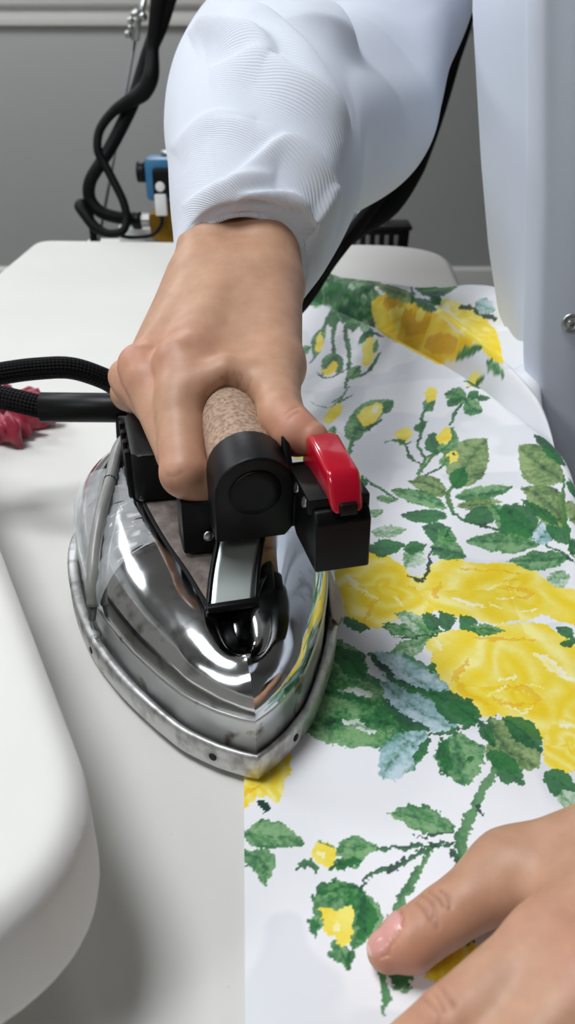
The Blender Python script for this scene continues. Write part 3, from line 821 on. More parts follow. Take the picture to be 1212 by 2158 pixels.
# bud spray with five buds
stroke([(880, 1005), (910, 965), (940, 945), (930, 985)], 10, OL_M, GR_M); stroke([(880, 1000), (900, 965), (920, 955)], 8, GR_M, GR_L); stroke([(897, 968), (880, 940), (888, 915), (890, 880), (900, 850)], 7, GR_M, GR_D)
stroke([(890, 980), (865, 965), (853, 940)], 6, GR_M, GR_D); stroke([(890, 1005), (915, 995), (935, 980)], 5, GR_M, GR_D)
leaf((895, 870), (915, 835), 26, 0, 'g'); bud([(893, 832), (905, 818), (920, 822), (918, 842), (902, 848)]); leaf((880, 905), (900, 890), 18, 0, 'd'); leaf((875, 895), (888, 915), 16, 0, 'd')
bud([(833, 918), (845, 904), (862, 902), (868, 920), (850, 932), (838, 930)]); leaf((855, 938), (835, 928), 14, 0, 'g'); stroke([(812, 934), (835, 930), (855, 938), (868, 930)], 6, GR_D, GR_M)
leaf((920, 960), (912, 910), 34, -6, 'd'); leaf((925, 955), (955, 900), 40, 8, 'g'); bud([(918, 920), (930, 910), (945, 900), (952, 920), (942, 935), (925, 935)])
stroke([(950, 895), (960, 870), (975, 850)], 8, GR_M, GR_D); leaf((985, 845), (935, 832), 34, 4, 'g'); leaf((980, 840), (1018, 868), 40, 8, 'g'); leaf((985, 838), (1010, 828), 18, 0, 'd'); leaf((1000, 838), (1035, 842), 14, 0, 'd'); leaf((940, 855), (975, 840), 18, 0, 'd')
bud([(935, 965), (950, 953), (965, 955), (962, 972), (945, 980), (935, 978)]); leaf((930, 985), (945, 962), 22, 0, 'g'); blob([(953, 957), (960, 957), (958, 965)], GR_D, GR_D)
# bud left of it
leaf((740, 935), (745, 870), 44, 6, 'g'); leaf((745, 915), (828, 845), 54, -12, 'g', peak=0.35); leaf((805, 870), (830, 845), 22, 0, 'd'); bud([(752, 880), (765, 862), (798, 850), (808, 862), (790, 890), (768, 900)]); stroke([(750, 905), (775, 905), (805, 885)], 8, GR_D, GR_D)
stroke([(742, 930), (735, 955), (730, 975)], 11, GR_M, GR_L); blob([(785, 858), (800, 855), (796, 868), (784, 870)], YW, YL)
# bud by the thumb
bud([(680, 885), (695, 862), (715, 850), (722, 862), (708, 885), (690, 895)]); stroke([(715, 850), (730, 840), (742, 835)], 5, GR_M, GR_D); stroke([(700, 850), (725, 835)], 4, GR_M, GR_D); leaf((690, 940), (705, 898), 24, 0, 'g'); bud([(680, 920), (698, 912), (703, 930), (690, 938)])
blob([(618, 955), (640, 950), (645, 968), (625, 970)], YE, YL); stroke([(655, 848), (690, 860), (715, 845)], 3, GR_L, GR_M)
# tall bud spray by the wrist
stroke([(712, 660), (695, 670), (680, 700), (672, 740), (655, 765)], 7, GR_M, GR_D); stroke([(725, 665), (705, 690), (702, 730), (710, 770)], 7, GR_M, GR_D); stroke([(735, 668), (728, 700), (735, 740), (735, 780), (728, 820)], 8, GR_M, GR_D)
leaf((685, 690), (660, 755), 26, 4, 'g'); bud([(668, 712), (676, 700), (682, 725), (672, 742), (664, 735)]); leaf((705, 745), (680, 792), 30, 0, 'g'); leaf((708, 745), (716, 790), 26, 0, 'd'); bud([(675, 782), (690, 775), (702, 762), (712, 768), (706, 785), (690, 792)]); stroke([(665, 786), (690, 797), (720, 785), (735, 775)], 5, GR_D, GR_M)
leaf((775, 700), (755, 728), 14, 0, 'd'); leaf((780, 690), (772, 720), 24, 0, 'd'); bud([(763, 735), (772, 715), (788, 713), (792, 740), (780, 770), (765, 770)]); stroke([(735, 800), (775, 785), (800, 745)], 9, GR_M, GR_D); leaf((735, 800), (760, 770), 26, 0, 'g'); leaf((790, 745), (795, 715), 12, 0, 'g'); stroke([(772, 700), (790, 705), (808, 710)], 4, GR_D, GR_D)
leaf((630, 748), (655, 730), 18, 0, 'g'); stroke([(735, 815), (720, 840), (712, 850)], 6, GR_M, GR_L)
# --- rear folds
blob([(655, 600), (690, 578), (740, 582), (792, 592), (784, 630), (790, 690), (740, 668), (690, 645), (655, 630)], GR_M, GR_D, 0.92)
for k in range(34):
    a0 = (random.uniform(670, 790), random.uniform(582, 690)); 
    leaf(a0, (a0[0] + random.uniform(-40, 40), a0[1] + random.uniform(-26, 26)), random.uniform(22, 40), 0, random.choice('ddggl'))
rose([(782, 640), (800, 625), (840, 624), (870, 636), (920, 662), (980, 715), (1005, 735), (985, 750), (950, 765), (930, 770), (905, 760), (850, 730), (800, 700), (785, 670)], (865, 665), pal=(np.array(srgb(238, 196, 22)), YL * 0.5 + YE * 0.5, np.array(srgb(206, 140, 8)), YL),
     arcs=[([(850, 670), (870, 690), (900, 690)], 10), ([(810, 640), (850, 640)], 7), ([(900, 720), (960, 735)], 8)], whites=[([(820, 665), (850, 655)], 6), ([(880, 665), (890, 675)], 8), ([(835, 690), (840, 700)], 6)])
leaf((880, 632), (790, 596), 30, -6, 'o'); leaf((925, 620), (880, 585), 24, 0, 'g'); leaf((880, 615), (968, 600), 34, 4, 'g'); leaf((875, 610), (960, 590), 26, 0, 'g'); leaf((920, 655), (870, 632), 26, 0, 'd'); stroke([(865, 588), (868, 610), (870, 640)], 6, GR_D, GR_M)
leaf((930, 640), (905, 625), 22, 0, 'd')
rose([(918, 660), (935, 632), (965, 640), (1010, 665), (1040, 690), (1055, 730), (1058, 775), (1020, 745), (975, 705)], (1030, 710), whites=[([(935, 650), (960, 672)], 22)])
stroke([(970, 648), (1000, 660), (1045, 675)], 7, GR_D, GR_D); leaf((1000, 640), (1045, 655), 36, 0, 'b'); stroke([(975, 655), (1010, 672), (1040, 690)], 4, YL, YE)
leaf((960, 765), (1020, 735), 22, -6, 'g'); leaf((1025, 765), (1062, 800), 28, 0, 'g'); bud([(980, 805), (995, 792), (1012, 790), (1012, 808), (992, 815)]); stroke([(985, 818), (1000, 812), (1018, 805)], 4, GR_M, GR_D)

# ---- build the cloth mesh
me_keep = keep.ravel()
ii, jj = np.meshgrid(np.arange(ny - 1), np.arange(nx - 1), indexing='ij')
q = np.stack([ii * nx + jj, ii * nx + jj + 1, (ii + 1) * nx + jj + 1, (ii + 1) * nx + jj], -1).reshape(-1, 4)
q = q[me_keep[q].all(1)]
used = np.unique(q); remap = np.full(len(Pc), -1, np.int64); remap[used] = np.arange(len(used))
cloth = quads_mesh('printed_cloth', Pc[used], remap[q], M['print'])
colour_attr(cloth, Cc[used])
tag(cloth, 'white cotton cloth printed with yellow roses and green leaves spread on the ironing table', 'cloth')

# ------------------------------------------------------------------ the iron (local x = right, y = back from the tip, z = up)
PHI = math.radians(14.0)
TIP = G(545, 1644, 0.003)
IZ = 0.0030
iron = tag(empty('steam_iron', (TIP[0], TIP[1], IZ), PHI), 'chrome industrial steam iron with cork handle and red switch on the cloth edge', 'iron')
cf, sf = math.cos(PHI), math.sin(PHI)
def L(p):
    """world -> iron coordinates"""
    x, y, z = p[0] - TIP[0], p[1] - TIP[1], p[2] - IZ
    return np.array([x * cf + y * sf, -x * sf + y * cf, z])
def Wd(p):
    """iron -> world coordinates"""
    return np.array([TIP[0] + p[0] * cf - p[1] * sf, TIP[1] + p[0] * sf + p[1] * cf, IZ + p[2]])

HW = np.array([(0, 0), (3, 5.3), (6, 9.6), (10, 14.8), (20, 24.8), (30, 31.5), (40, 37.3), (57, 46), (80, 55), (100, 60), (120, 63), (145, 64.5), (165, 63.5), (180, 60), (192, 53), (199, 44), (203, 32), (205, 16), (205.5, 0)]) / 1000.0
def outline(inset, n=90):
    """closed ring: heel middle -> left side -> tip -> right side -> heel"""
    P = catmull(HW, 8)
    Lp = np.concatenate([[0], np.cumsum(np.linalg.norm(np.diff(P, axis=0), axis=1))])
    s = np.linspace(0, Lp[-1], n)
    w = np.interp(s, Lp, P[:, 0]); u = np.interp(s, Lp, P[:, 1])
    right = np.stack([u, w], -1)                 # tip .. heel
    ringl = right[::-1] * np.array([-1, 1])      # heel .. tip, left side
    C = np.vstack([ringl[:-1], right[:-1]])      # starts at heel middle, tip in the middle
    if inset:
        c0 = np.array([0, 0.11]); kx = 1 - inset / 0.0645
        front = 1 - inset * 0.42 / 0.11; rear = 1 - inset / 0.0955
        y = C[:, 1] - c0[1]
        C = np.stack([C[:, 0] * kx, c0[1] + np.where(y < 0, y * front, y * rear)], -1)
    return C
def ring(inset, z, n=90):
    C = outline(inset, n)
    return np.concatenate([C, np.full((len(C), 1), z)], 1)
def crisp_tip(o, ncol, kt):
    """sharp vertical edge at the nose"""
    vi = np.empty(2 * len(o.data.edges), np.int32); o.data.edges.foreach_get('vertices', vi); vi = vi.reshape(-1, 2)
    sh_ = (vi % ncol == kt).all(1)
    o.data.edges.foreach_set('use_edge_sharp', sh_)
    return o
NC = len(outline(0.0)); KT = int(np.argmin(outline(0.0)[:, 1]))
# aluminium shoe
rows = [ring(0.02, 0.0), ring(0.001, 0.0), ring(0.0, 0.001), ring(0.0, 0.0095), ring(0.0012, 0.0112), ring(0.0048, 0.0112), ring(0.0054, 0.0102), ring(0.0056, 0.006), ring(0.02, 0.006)]
crisp_tip(grid('sole_shoe', np.array(rows), M['alu'], iron, closed=True, caps=(True, True), flip=False), NC, KT)
rows = [ring(0.0095, 0.0062), ring(0.0068, 0.0062), ring(0.0068, 0.0235), ring(0.0060, 0.0245), ring(0.0060, 0.0262), ring(0.0072, 0.0270), ring(0.0095, 0.0266)]
crisp_tip(grid('skirt', np.array(rows), M['skirt'], iron, closed=True, caps=(False, False)), NC, KT)
# rivet holes and screws in the shoe rim
Cout = outline(0.0)
def rim_point(px, py):
    p = L(G(px, py, 0.007))
    k = np.argmin(np.hypot(Cout[:, 0] - p[0], Cout[:, 1] - p[1]))
    t = Cout[(k + 1) % len(Cout)] - Cout[k - 1]; n = np.array([t[1], -t[0]]); n /= np.linalg.norm(n)
    return Cout[k], n
for px, py in ((453, 1590), (624, 1562), (196, 1370)):
    c, n = rim_point(px, py)
    disc_cyl('rivet_hole', (c[0] - n[0] * 0.0005, c[1] - n[1] * 0.0005, 0.0052), (n[0], n[1], 0), 0.0016, 0.0008, M['hole'], iron, 14)

# chrome shell: from the skirt lip up to the top plate
TOPW = np.array([(44, 0), (47, 8.5), (52, 10.5), (66, 14), (90, 21), (120, 27), (150, 29), (170, 27), (176, 18), (177, 0)]) / 1000.0
lip = outline(0.0066)
k_tip = int(np.argmin(lip[:, 1])); nring = len(lip)
def half_curve(T, s):
    P = catmull(T, 8); Lp = np.concatenate([[0], np.cumsum(np.linalg.norm(np.diff(P, axis=0), axis=1))]); Lp /= Lp[-1]
    return np.stack([np.interp(s, Lp, P[:, 1]), np.interp(s, Lp, P[:, 0])], -1)
def top_pt(i):
    if i <= k_tip: s = (k_tip - i) / k_tip; sg = -1
    else: s = (i - k_tip) / (nring - k_tip); sg = 1
    # slow start so the nose keeps its ridge
    p = half_curve(TOPW, np.array([s ** 1.15]))[0]
    return np.array([sg * p[0], p[1]])
top = np.array([top_pt(i) for i in range(nring)])
def plate_z(w): return 0.047 + 0.013 * np.clip((w - 0.044) / 0.08, 0, 1)
def shell(t):
    al = t * math.pi / 2
    f = 1 - math.cos(al) ** 1.4; g = math.sin(al) ** 0.98
    xy = lip + (top - lip) * f
    zt = plate_z(top[:, 1])
    z = 0.0268 + (zt - 0.0268) * g
    bul = 0.0030 * math.sin(math.pi * t ** 0.8)                       # fuller lobes
    side = np.clip(np.abs(xy[:, 0]) / 0.022, 0, 1)
    z = z + bul * side
    pinch = 0.0075 * np.exp(-(xy[:, 0] / 0.0055) ** 2) * np.exp(-((xy[:, 1] - 0.036) / 0.014) ** 2) * min(1, t * 1.6)
    nose = 0.0042 * np.exp(-np.abs(xy[:, 0]) / 0.006) * np.exp(-((xy[:, 1] - 0.016) / 0.011) ** 2) * math.sin(math.pi * min(1.0, t * 1.25)) ** 0.8   # folded nose ridge
    return np.concatenate([xy, (z - pinch + nose)[:, None]], 1)
SH_T = np.linspace(0, 1, 30)
SHELL = np.array([shell(t) for t in SH_T])
crisp_tip(grid('chrome_shell', SHELL, M['chrome'], iron, closed=True), NC, KT)
# felt covered top plate
inn = [np.concatenate([top * 1.0, (plate_z(top[:, 1]) - 0.0002)[:, None]], 1)]
ctr = np.array([0, 0.115])
for k, dz in ((0.97, 0.0006), (0.9, 0.0010), (0.6, 0.0012), (0.3, 0.0012), (0.05, 0.0012)):
    xy = ctr + (top - ctr) * k
    inn.append(np.concatenate([xy, (plate_z(xy[:, 1]) + dz)[:, None]], 1))
grid('top_plate', np.array(inn), M['felt'], iron, closed=True, caps=(False, True))
tube('plate_edging', np.vstack([np.concatenate([top, (plate_z(top[:, 1]) + 0.0004)[:, None]], 1)[6:-5]]), 0.0007, M['blackrub'], iron, seg=6, raw=True)

# handle axis
KH = 0.93
HF = L(W(538, 1038, 0.335 * KH))
AX = np.array([0.0, 1.0, 0.15]); AX /= np.linalg.norm(AX)
UPV = np.array([0, -0.15, 1.0]); UPV /= np.linalg.norm(UPV)
RT = np.array([1.0, 0, 0])
def Hp(s, u=0.0, v=0.0): return HF + AX * s + RT * u + UPV * v
# mirror strut under the handle front
s0 = np.array([0.0, 0.0435, 0.0475]); s1 = Hp(0.010, -0.002, -0.0215)
cs = catmull([s0, s0 * 0.62 + s1 * 0.38 + np.array([0, 0.0025, 0]), s1, s1 + np.array([0.001, 0.003, 0.006])], 6)
hw_ = 0.0086
P = []
for c in cs:
    P.append([c + RT * a for a in np.linspace(-hw_, hw_, 9)] + [c + RT * a + np.array([0, 0.0022, 0.0006]) for a in np.linspace(hw_, -hw_, 9)])
strut = grid('front_strut', np.array(P), M['mirror'], iron, closed=True, caps=(True, True), flip=True)
for sg in (-1, 1):
    tube('strut_edge', cs + RT * sg * (hw_ + 0.0006) + np.array([0, 0.001, 0]), 0.0012, M['black'], strut, seg=8, raw=True)
box('strut_foot', s0 + np.array([0, -0.0002, 0.0008]), (0.0195, 0.003, 0.003), M['black'], strut, 0.0006)

# cork grip with black caps
handle = disc_cyl('cork_grip', Hp(0.016), AX, 0.0137, 0.098, M['cork'], iron, 40, [(0.9, 0), (1, 0.01)] + [(1.0 + 0.012 * math.sin(6 * f), f) for f in np.linspace(0.05, 0.95, 12)] + [(1, 0.99), (0.9, 1)])
arch = [(-0.0155, -0.0222), (-0.0155, 0.0)] + [(-0.0155 * math.cos(a), 0.0155 * math.sin(a)) for a in np.linspace(0.2, math.pi - 0.2, 13)] + [(0.0155, 0.0), (0.0155, -0.0190), (0.0125, -0.0232), (-0.0100, -0.0232)]
prism('front_cap', arch, 0.0195, M['blackcap'], iron, 0.0011, 3, (RT, UPV, AX), Hp(0.0), smooth=False)
disc_cyl('cap_disc', Hp(-0.0012), AX, 0.0100, 0.0016, M['black'], iron, 32, [(0.6, 0.3), (0.94, 0.0), (1, 0.3), (1, 1)])
prism('rear_cap', [(-0.0155 * math.cos(a), 0.0155 * math.sin(a)) for a in np.linspace(0, 2 * math.pi, 24, endpoint=False)], 0.02, M['blackcap'], iron, 0.001, 2, (RT, UPV, AX), Hp(0.113))
# arm from cap to switch
arm_c = Hp(0.008, 0.0195, -0.012)
box('switch_arm', arm_c, (0.0150, 0.015, 0.0165), M['black'], iron, 0.002, (RT, AX, UPV))
# switch housing and red key
SW = L(W(724, 1140, 0.322 * KH))
sx, sw_, sz = SW
hb = prism('switch_housing', [(0.0, -0.01256), (0.0, 0.00791), (0.00279, 0.01163), (0.03720, 0.01395), (0.04092, 0.01302), (0.04092, -0.00558), (0.02790, -0.01256)], 0.02092, M['black'], iron, 0.00112, 3, ((0, 1, 0), (0, 0, 1), (1, 0, 0)), (sx - 0.01046, sw_, sz))
box('switch_step', (sx - 0.00047, sw_ + 0.01860, sz + 0.01256), (0.02325, 0.02790, 0.00651), M['black'], hb, 0.00093)
prism('switch_fin', [(0.02790, 0.00930), (0.04278, 0.00930), (0.04464, 0.02511), (0.03999, 0.02511)], 0.00279, M['black'], hb, 0.00056, 2, ((0, 1, 0), (0, 0, 1), (1, 0, 0)), (sx - 0.01321, sw_, sz))
for dx_, dy_ in ((-0.01190, 0.00930), (-0.01190, 0.02046)):
    disc_cyl('switch_screw', (sx + dx_ + 0.00037, sw_ + dy_, sz + 0.01256), (-1, 0, 0.3), 0.00205, 0.00112, M['steel'], hb, 14)
prism('red_key', [(-0.00056, 0.01116), (0.00326, 0.02092), (0.00698, 0.02492), (0.03162, 0.02744), (0.03813, 0.02558), (0.04092, 0.01953), (0.04092, 0.01163), (0.00558, 0.01349)], 0.0122, M['red'], hb, 0.00195, 4, ((0, 1, 0), (0, 0, 1), (1, 0, 0)), (sx - 0.0048, sw_, sz), smooth=True)
prism('key_notch', [(0, 0.01097), (0, 0.01535), (0.00372, 0.01535), (0.00372, 0.01097)], 0.0066, M['black'], hb, 0.00047, 2, ((0, 1, 0), (0, 0, 1), (1, 0, 0)), (sx - 0.0020, sw_ - 0.00121, sz))

# bracket with screw on the plate
bp0 = L(G(428, 1142, 0.060)); bp0[2] = 0.0
br = prism('bracket', [(-0.0095, 0.0), (0.009, -0.002), (0.011, 0.016), (-0.0095, 0.016)], 0.0235, M['black'], iron, 0.0012, 2, origin=(bp0[0] + 0.001, bp0[1] - 0.004, 0.0545))
ps = L(W(429, 1130, 0.345))
disc_cyl('screw', (bp0[0] + 0.0015, bp0[1] - 0.0062, 0.0635), (0, -1, 0.25), 0.0022, 0.0013, M['steel'], br, 16, [(0.8, 0), (1, 0.3), (0.9, 0.8), (0.5, 1)])
# rear valve housing under the hand
prism('rear_housing', [(-0.030, 0.116), (-0.027, 0.112), (0.016, 0.108), (0.022, 0.114), (0.022, 0.158), (-0.026, 0.162), (-0.030, 0.156)], 0.024, M['black'], iron, 0.0025, 2, origin=(0, 0, 0.0585))
for k in range(4):
    box('housing_rib', (-0.0305, 0.120 + 0.0105 * k, 0.0705), (0.003, 0.0045, 0.0225), M['black'], iron, 0.0008)
box('rear_post', tuple(Hp(0.118, 0, -0.024)), (0.022, 0.014, 0.036), M['black'], iron, 0.002, (RT, AX, UPV))
box('valve_riser', tuple(L(W(300, 905, 0.425)) + np.array([0.006, 0, -0.006])), (0.026, 0.022, 0.052), M['black'], iron, 0.003)
# horizontal hose fitting at the rear
pA = L(W(84, 858, 0.426)); pB = L(W(330, 860, 0.43))
fit = disc_cyl('hose_fitting', pA, pB - pA, 0.0076, float(np.linalg.norm(pB - pA)), M['black'], iron, 28, [(0.8, 0), (1, 0.01), (1, 0.97), (0.9, 1)])
# curved black guard from fitting to the heel
tube('rear_guard', [L(W(268, 880, 0.425)), L(W(268, 930, 0.424)), L(W(276, 990, 0.418)), L(W(292, 1045, 0.410))], [0.006, 0.0052, 0.005, 0.005], M['black'], iron, 8, 12)

# grey sleeve spring that holds the shoe
SHW = np.array([Wd(q) for q in SHELL.reshape(-1, 3)]); SHP, SHD = proj(SHW)
def off_shell(px, py, d):
    k = np.hypot(SHP[:, 0] - px, SHP[:, 1] - py) < 14
    return min(d, SHD[k].min() - 0.0030) if k.any() else d
gpts = [L(W(a, b_, off_shell(a, b_, d))) for a, b_, d in ((300, 905, 0.418), (272, 918, 0.412), (248, 945, 0.405), (232, 1010, 0.396), (214, 1075, 0.386), (201, 1150, 0.374), (196, 1215, 0.364), (196, 1278, 0.354))]
gt = tube('spring_sleeve', gpts, 0.0027, M['greytube'], iron, 8, 16)
tube('spring_coil', [gpts[-1], L(W(194, 1305, 0.352))], [0.0018, 0.0015], M['greymetal'], gt, 4, 12)
tube('spring_hook', [L(W(194, 1303, 0.352)), L(W(196, 1322, 0.354)), L(W(206, 1330, 0.356)), L(W(209, 1340, 0.357)), L(W(200, 1345, 0.3565))], 0.0009, M['steel'], gt, 6, 8)
tube('spring_band', [gpts[3], gpts[3] * 0.72 + gpts[4] * 0.28], 0.0028, M['blackrub'], gt, 3, 14)

# clear tape over the rear left of the shell
i0, i1 = int(nring * 0.155), int(nring * 0.33)
FP = []
for t in np.linspace(0.05, 0.86, 16):
    R_ = shell(t)[i0:i1]
    nrm = R_ - np.array([0, 0.1, 0.02]); nrm /= np.linalg.norm(nrm, axis=1)[:, None]
    wob = 0.0012 + 0.0009 * np.sin(np.arange(len(R_)) * 0.9 + 6 * t) + 0.0006 * np.sin(np.arange(len(R_)) * 2.1 - 9 * t)
    FP.append(R_ + nrm * wob[:, None])
grid('clear_tape', np.array(FP), M['film'], iron)

# torn beige tape at the right of the skirt
pp = []
for i, (x0, y0, x1, y1) in enumerate([(690, 1205, 702, 1208), (692, 1232, 714, 1240), (694, 1258, 722, 1266), (697, 1282, 728, 1292), (700, 1305, 715, 1312)]):
    a0 = L(G(x0, y0, 0.022)); a1 = L(G(x1, y1, 0.013))
    pp.append([a0 + (a1 - a0) * t + np.array([0, 0, 0.0016 * math.sin(5 * t + i * 1.7)]) for t in np.linspace(0, 1, 6)])
pp = np.array(pp); 
pt_ = np.concatenate([pp, pp[:, ::-1] - np.array([0, 0, 0.0005])], 1)
grid('torn_tape', pt_, M['paper'], iron, closed=True, caps=(True, True))

# ------------------------------------------------------------------ hoses and cords
hose_pts = [W(990, -60, 0.95), W(975, 50, 0.92), W(945, 140, 0.88), W(900, 250, 0.84), W(848, 340, 0.79), W(795, 420, 0.75), W(738, 495, 0.71), W(692, 555, 0.685), W(655, 612, 0.665), W(620, 655, 0.64), W(555, 705, 0.60), W(460, 765, 0.56), W(350, 815, 0.52), W(270, 822, 0.490), W(215, 796, 0.470), W(150, 776, 0.460), W(80, 777, 0.455), W(10, 786, 0.452), W(-60, 800, 0.45), W(-105, 816, 0.445), W(-80, 828, 0.436), W(-20, 833, 0.430), W(40, 846, 0.427), W(88, 857, 0.4262), W(125, 858.5, 0.4265)]
o = tube('steam_hose', hose_pts, 0.0061, M['braid'], None, 10, 18, uv_scale=1.0)
tag(o, 'black braided hose curving round behind the hand into the iron', 'hose')
cord_pts = [W(1005, -60, 0.985), W(982, 45, 0.952), W(955, 125, 0.918), W(915, 240, 0.878), W(868, 345, 0.825), W(822, 425, 0.782), W(760, 478, 0.736), W(712, 520, 0.698), W(668, 578, 0.655), W(636, 630, 0.640), W(590, 692, 0.62), W(520, 745, 0.585)]
o = tube('power_cord', cord_pts, [0.008, 0.008, 0.0085, 0.011, 0.0145, 0.0125, 0.008, 0.0065, 0.0065, 0.005, 0.0045, 0.0045], M['braid'], None, 10, 16)
tag(o, 'black cord twisted along the hose behind the white sleeve', 'cord')

DB = 1.20
h1 = [(372, -60, 1.10), (358, -20, 1.12), (337, 50, 1.15), (316, 105, 1.16), (302, 150, 1.17), (280, 215, 1.18), (244, 290, 1.19), (216, 338, 1.19), (190, 383, 1.2), (190, 420, 1.21), (213, 447, 1.215), (252, 459, 1.22), (290, 461, 1.225)]
o = tube('thick_hose', [W(*p) for p in h1], [0.0125, 0.0125, 0.012, 0.0105, 0.0105, 0.010, 0.0095, 0.009, 0.009, 0.009, 0.009, 0.009, 0.009], M['blackrub'], None, 8, 14); tag(o, 'thicker black hose hanging by the thin rod into the brass valve', 'hose')
h2 = [(346, -60, 1.10), (338, -20, 1.11), (328, 50, 1.13), (322, 105, 1.145), (318, 160, 1.15), (300, 195, 1.16), (268, 215, 1.165), (236, 238, 1.17), (210, 275, 1.175), (206, 316, 1.18), (220, 345, 1.185), (241, 385, 1.19), (260, 425, 1.195), (267, 460, 1.2), (258, 487, 1.2), (228, 492, 1.2), (200, 478, 1.2), (178, 449, 1.2), (168, 434, 1.205), (178, 430, 1.21), (188, 450, 1.22), (196, 485, 1.225), (198, 512, 1.23)]
o = tube('thin_hose', [W(*p) for p in h2], [0.013, 0.012, 0.010, 0.0085, 0.0115, 0.012, 0.009, 0.0068, 0.0062, 0.006, 0.006, 0.006, 0.006, 0.006, 0.006, 0.006, 0.0075, 0.0085, 0.008, 0.007, 0.006, 0.0055, 0.0055], M['blackrub'], None, 8, 14); tag(o, 'thinner black hose twisted round the other and looping at the table back', 'hose')

# hanger rod with clamp
rb = W(215, 470, 1.24); rt = W(300, 0, 1.20); dr = (rt - rb)
rod = tag(empty('hanger_rod', tuple(rb + dr * (SH - rb[2]) / dr[2])), 'thin steel hanger rod with bolted clamp behind the table', 'rod')
r0 = np.array(rod.location)
tube('rod', [r0 * 0, dr * 0.5, dr * 1.25], 0.0024, M['greymetal'], rod, 6, 10)
disc_cyl('rod_base', (0, 0, 0), (0, 0, 1), 0.016, 0.008, M['greymetal'], rod, 20)
tube('upper_rod', [W(298, 30, 1.195) - r0, W(312, -40, 1.19) - r0], 0.004, M['steel'], rod, 4, 10)
cl = box('clamp', W(287, 62, 1.197) - r0, (0.012, 0.010, 0.03), M['steel'], rod, 0.002, ((0.98, 0, -0.2), (0, 1, 0), (0.2, 0, 0.98)))
for px, py, rr in ((288, 33, 0.0085), (302, 36, 0.0065), (276, 43, 0.005), (270, 72, 0.0052), (275, 58, 0.004)):
    disc_cyl('bolt', W(px, py, 1.19) - r0, W(px, py, 1.17) - W(px, py, 1.19), rr, 0.006, M['steel'], cl, 14, [(0.9, 0), (1, 0.3), (0.9, 0.75), (0.5, 1)])

# blue solenoid valve on the shelf
vx, vy = W(352, 500, 1.235)[:2]
valve = tag(empty('solenoid_valve', (vx, vy, SH)), 'blue and black solenoid valve with brass body behind the table', 'valve')
zz = lambda py: W(352, py, 1.235)[2] - SH
box('valve_foot', (0.004, 0, 0.004), (0.06, 0.05, 0.008), M['blackrub'], valve, 0.002)
prism('brass_body', [(-0.016, 0.008), (-0.013, 0.020), (-0.026, 0.024), (-0.026, zz(440)), (-0.010, zz(438)), (-0.012, zz(408)), (0.012, zz(408)), (0.012, zz(440)), (0.026, zz(440)), (0.026, 0.024), (0.016, 0.020), (0.018, 0.008)], 0.03, M['brass'], valve, 0.003, 2, ((1, 0, 0), (0, 0, 1), (0, 1, 0)), (0.004, -0.015, 0))
zt0, zt1 = zz(412), zz(318)
box('blue_yoke', (0.008, 0.006, (zt0 + zt1) / 2), (0.062, 0.05, zt1 - zt0), M['blue'], valve, 0.006)
box('black_coil', (0.013, -0.016, (zz(402) + zz(338)) / 2), (0.048, 0.03, zz(338) - zz(402)), M['black'], valve, 0.004)
disc_cyl('side_knob', (-0.022, 0.0, zz(352)), (-1, 0, 0), 0.014, 0.014, M['black'], valve, 20)
disc_cyl('coil_nut', (0.0, -0.031, zz(376)), (0, -1, 0), 0.0065, 0.004, M['white'], valve, 18)
box('white_plug', (0.0, -0.036, (zz(392) + zz(438)) / 2), (0.016, 0.01, zz(392) - zz(438)), M['white'], valve, 0.001)
tube('plug_lead', [np.array([0.0, -0.036, zz(440)]), np.array([-0.002, -0.038, zz(460)]), np.array([-0.016, -0.038, zz(482)]), np.array([-0.045, -0.036, zz(488)]), np.array([-0.062, -0.03, zz(487)])], 0.0028, M['blackrub'], valve, 6, 10)
disc_cyl('top_nut', (0.008, 0.006, zt1), (0, 0, 1), 0.009, 0.007, M['steel'], valve, 18)
disc_cyl('hose_tail', (-0.022, 0, zz(461)), (-1, 0, 0), 0.008, 0.028, M['steel'], valve, 18, [(0.8, 0), (1, 0.1), (0.75, 0.3), (1, 0.4), (0.75, 0.6), (1, 0.7), (0.7, 1)])
disc_cyl('hose_clamp', (-0.036, 0, zz(461)), (-1, 0, 0), 0.0125, 0.012, M['black'], valve, 18)

# white condensate pot and black tray, table back
px0 = W(300, 500, 1.29); pot = tag(empty('white_pot', (px0[0], px0[1], SH)), 'low white pot behind the hoses at the table back', 'pot')
disc_cyl('pot_body', (0, 0, 0), (0, 0, 1), 0.035, 0.032, M['white'], pot, 28, [(0.9, 0), (1, 0.1), (1, 0.85), (0.92, 1)])
disc_cyl('pot_lid', (0, 0, 0.0322), (0, 0, 1), 0.03, 0.012, M['steel'], pot, 28, [(1, 0), (1, 0.4), (0.7, 1)])
tx = W(806, 512, 1.235)
tray = tag(empty('black_tray', (tx[0], tx[1], SH)), 'shallow black slotted tray behind the right end of the table', 'tray')
prism('tray_body', [(-0.045, 0.0), (0.038, 0.0), (0.040, 0.036), (-0.045, 0.030)], 0.05, M['black'], tray, 0.002, 2, ((1, 0, 0), (0, 0, 1), (0, 1, 0)), (0, 0, 0))
box('tray_rim', (0.012, 0.025, 0.0365), (0.062, 0.054, 0.006), M['blackcap'], tray, 0.0015)
for k in range(5):
    box('slot_rib', (-0.036 + 0.014 * k, -0.001, 0.016), (0.006, 0.002, 0.022), M['greymetal'], tray, 0.0005)
wx = W(785, 480, 1.28)
jar = tag(empty('white_bottle', (wx[0], wx[1], SH)), 'white tapered bottle standing behind the black tray', 'bottle')
disc_cyl('bottle_body', (0, 0, 0), (0, 0, 1), 0.027, 0.062, M['white'], jar, 28, [(0.92, 0), (1, 0.05), (0.98, 0.6), (0.8, 0.9), (0.45, 1)])
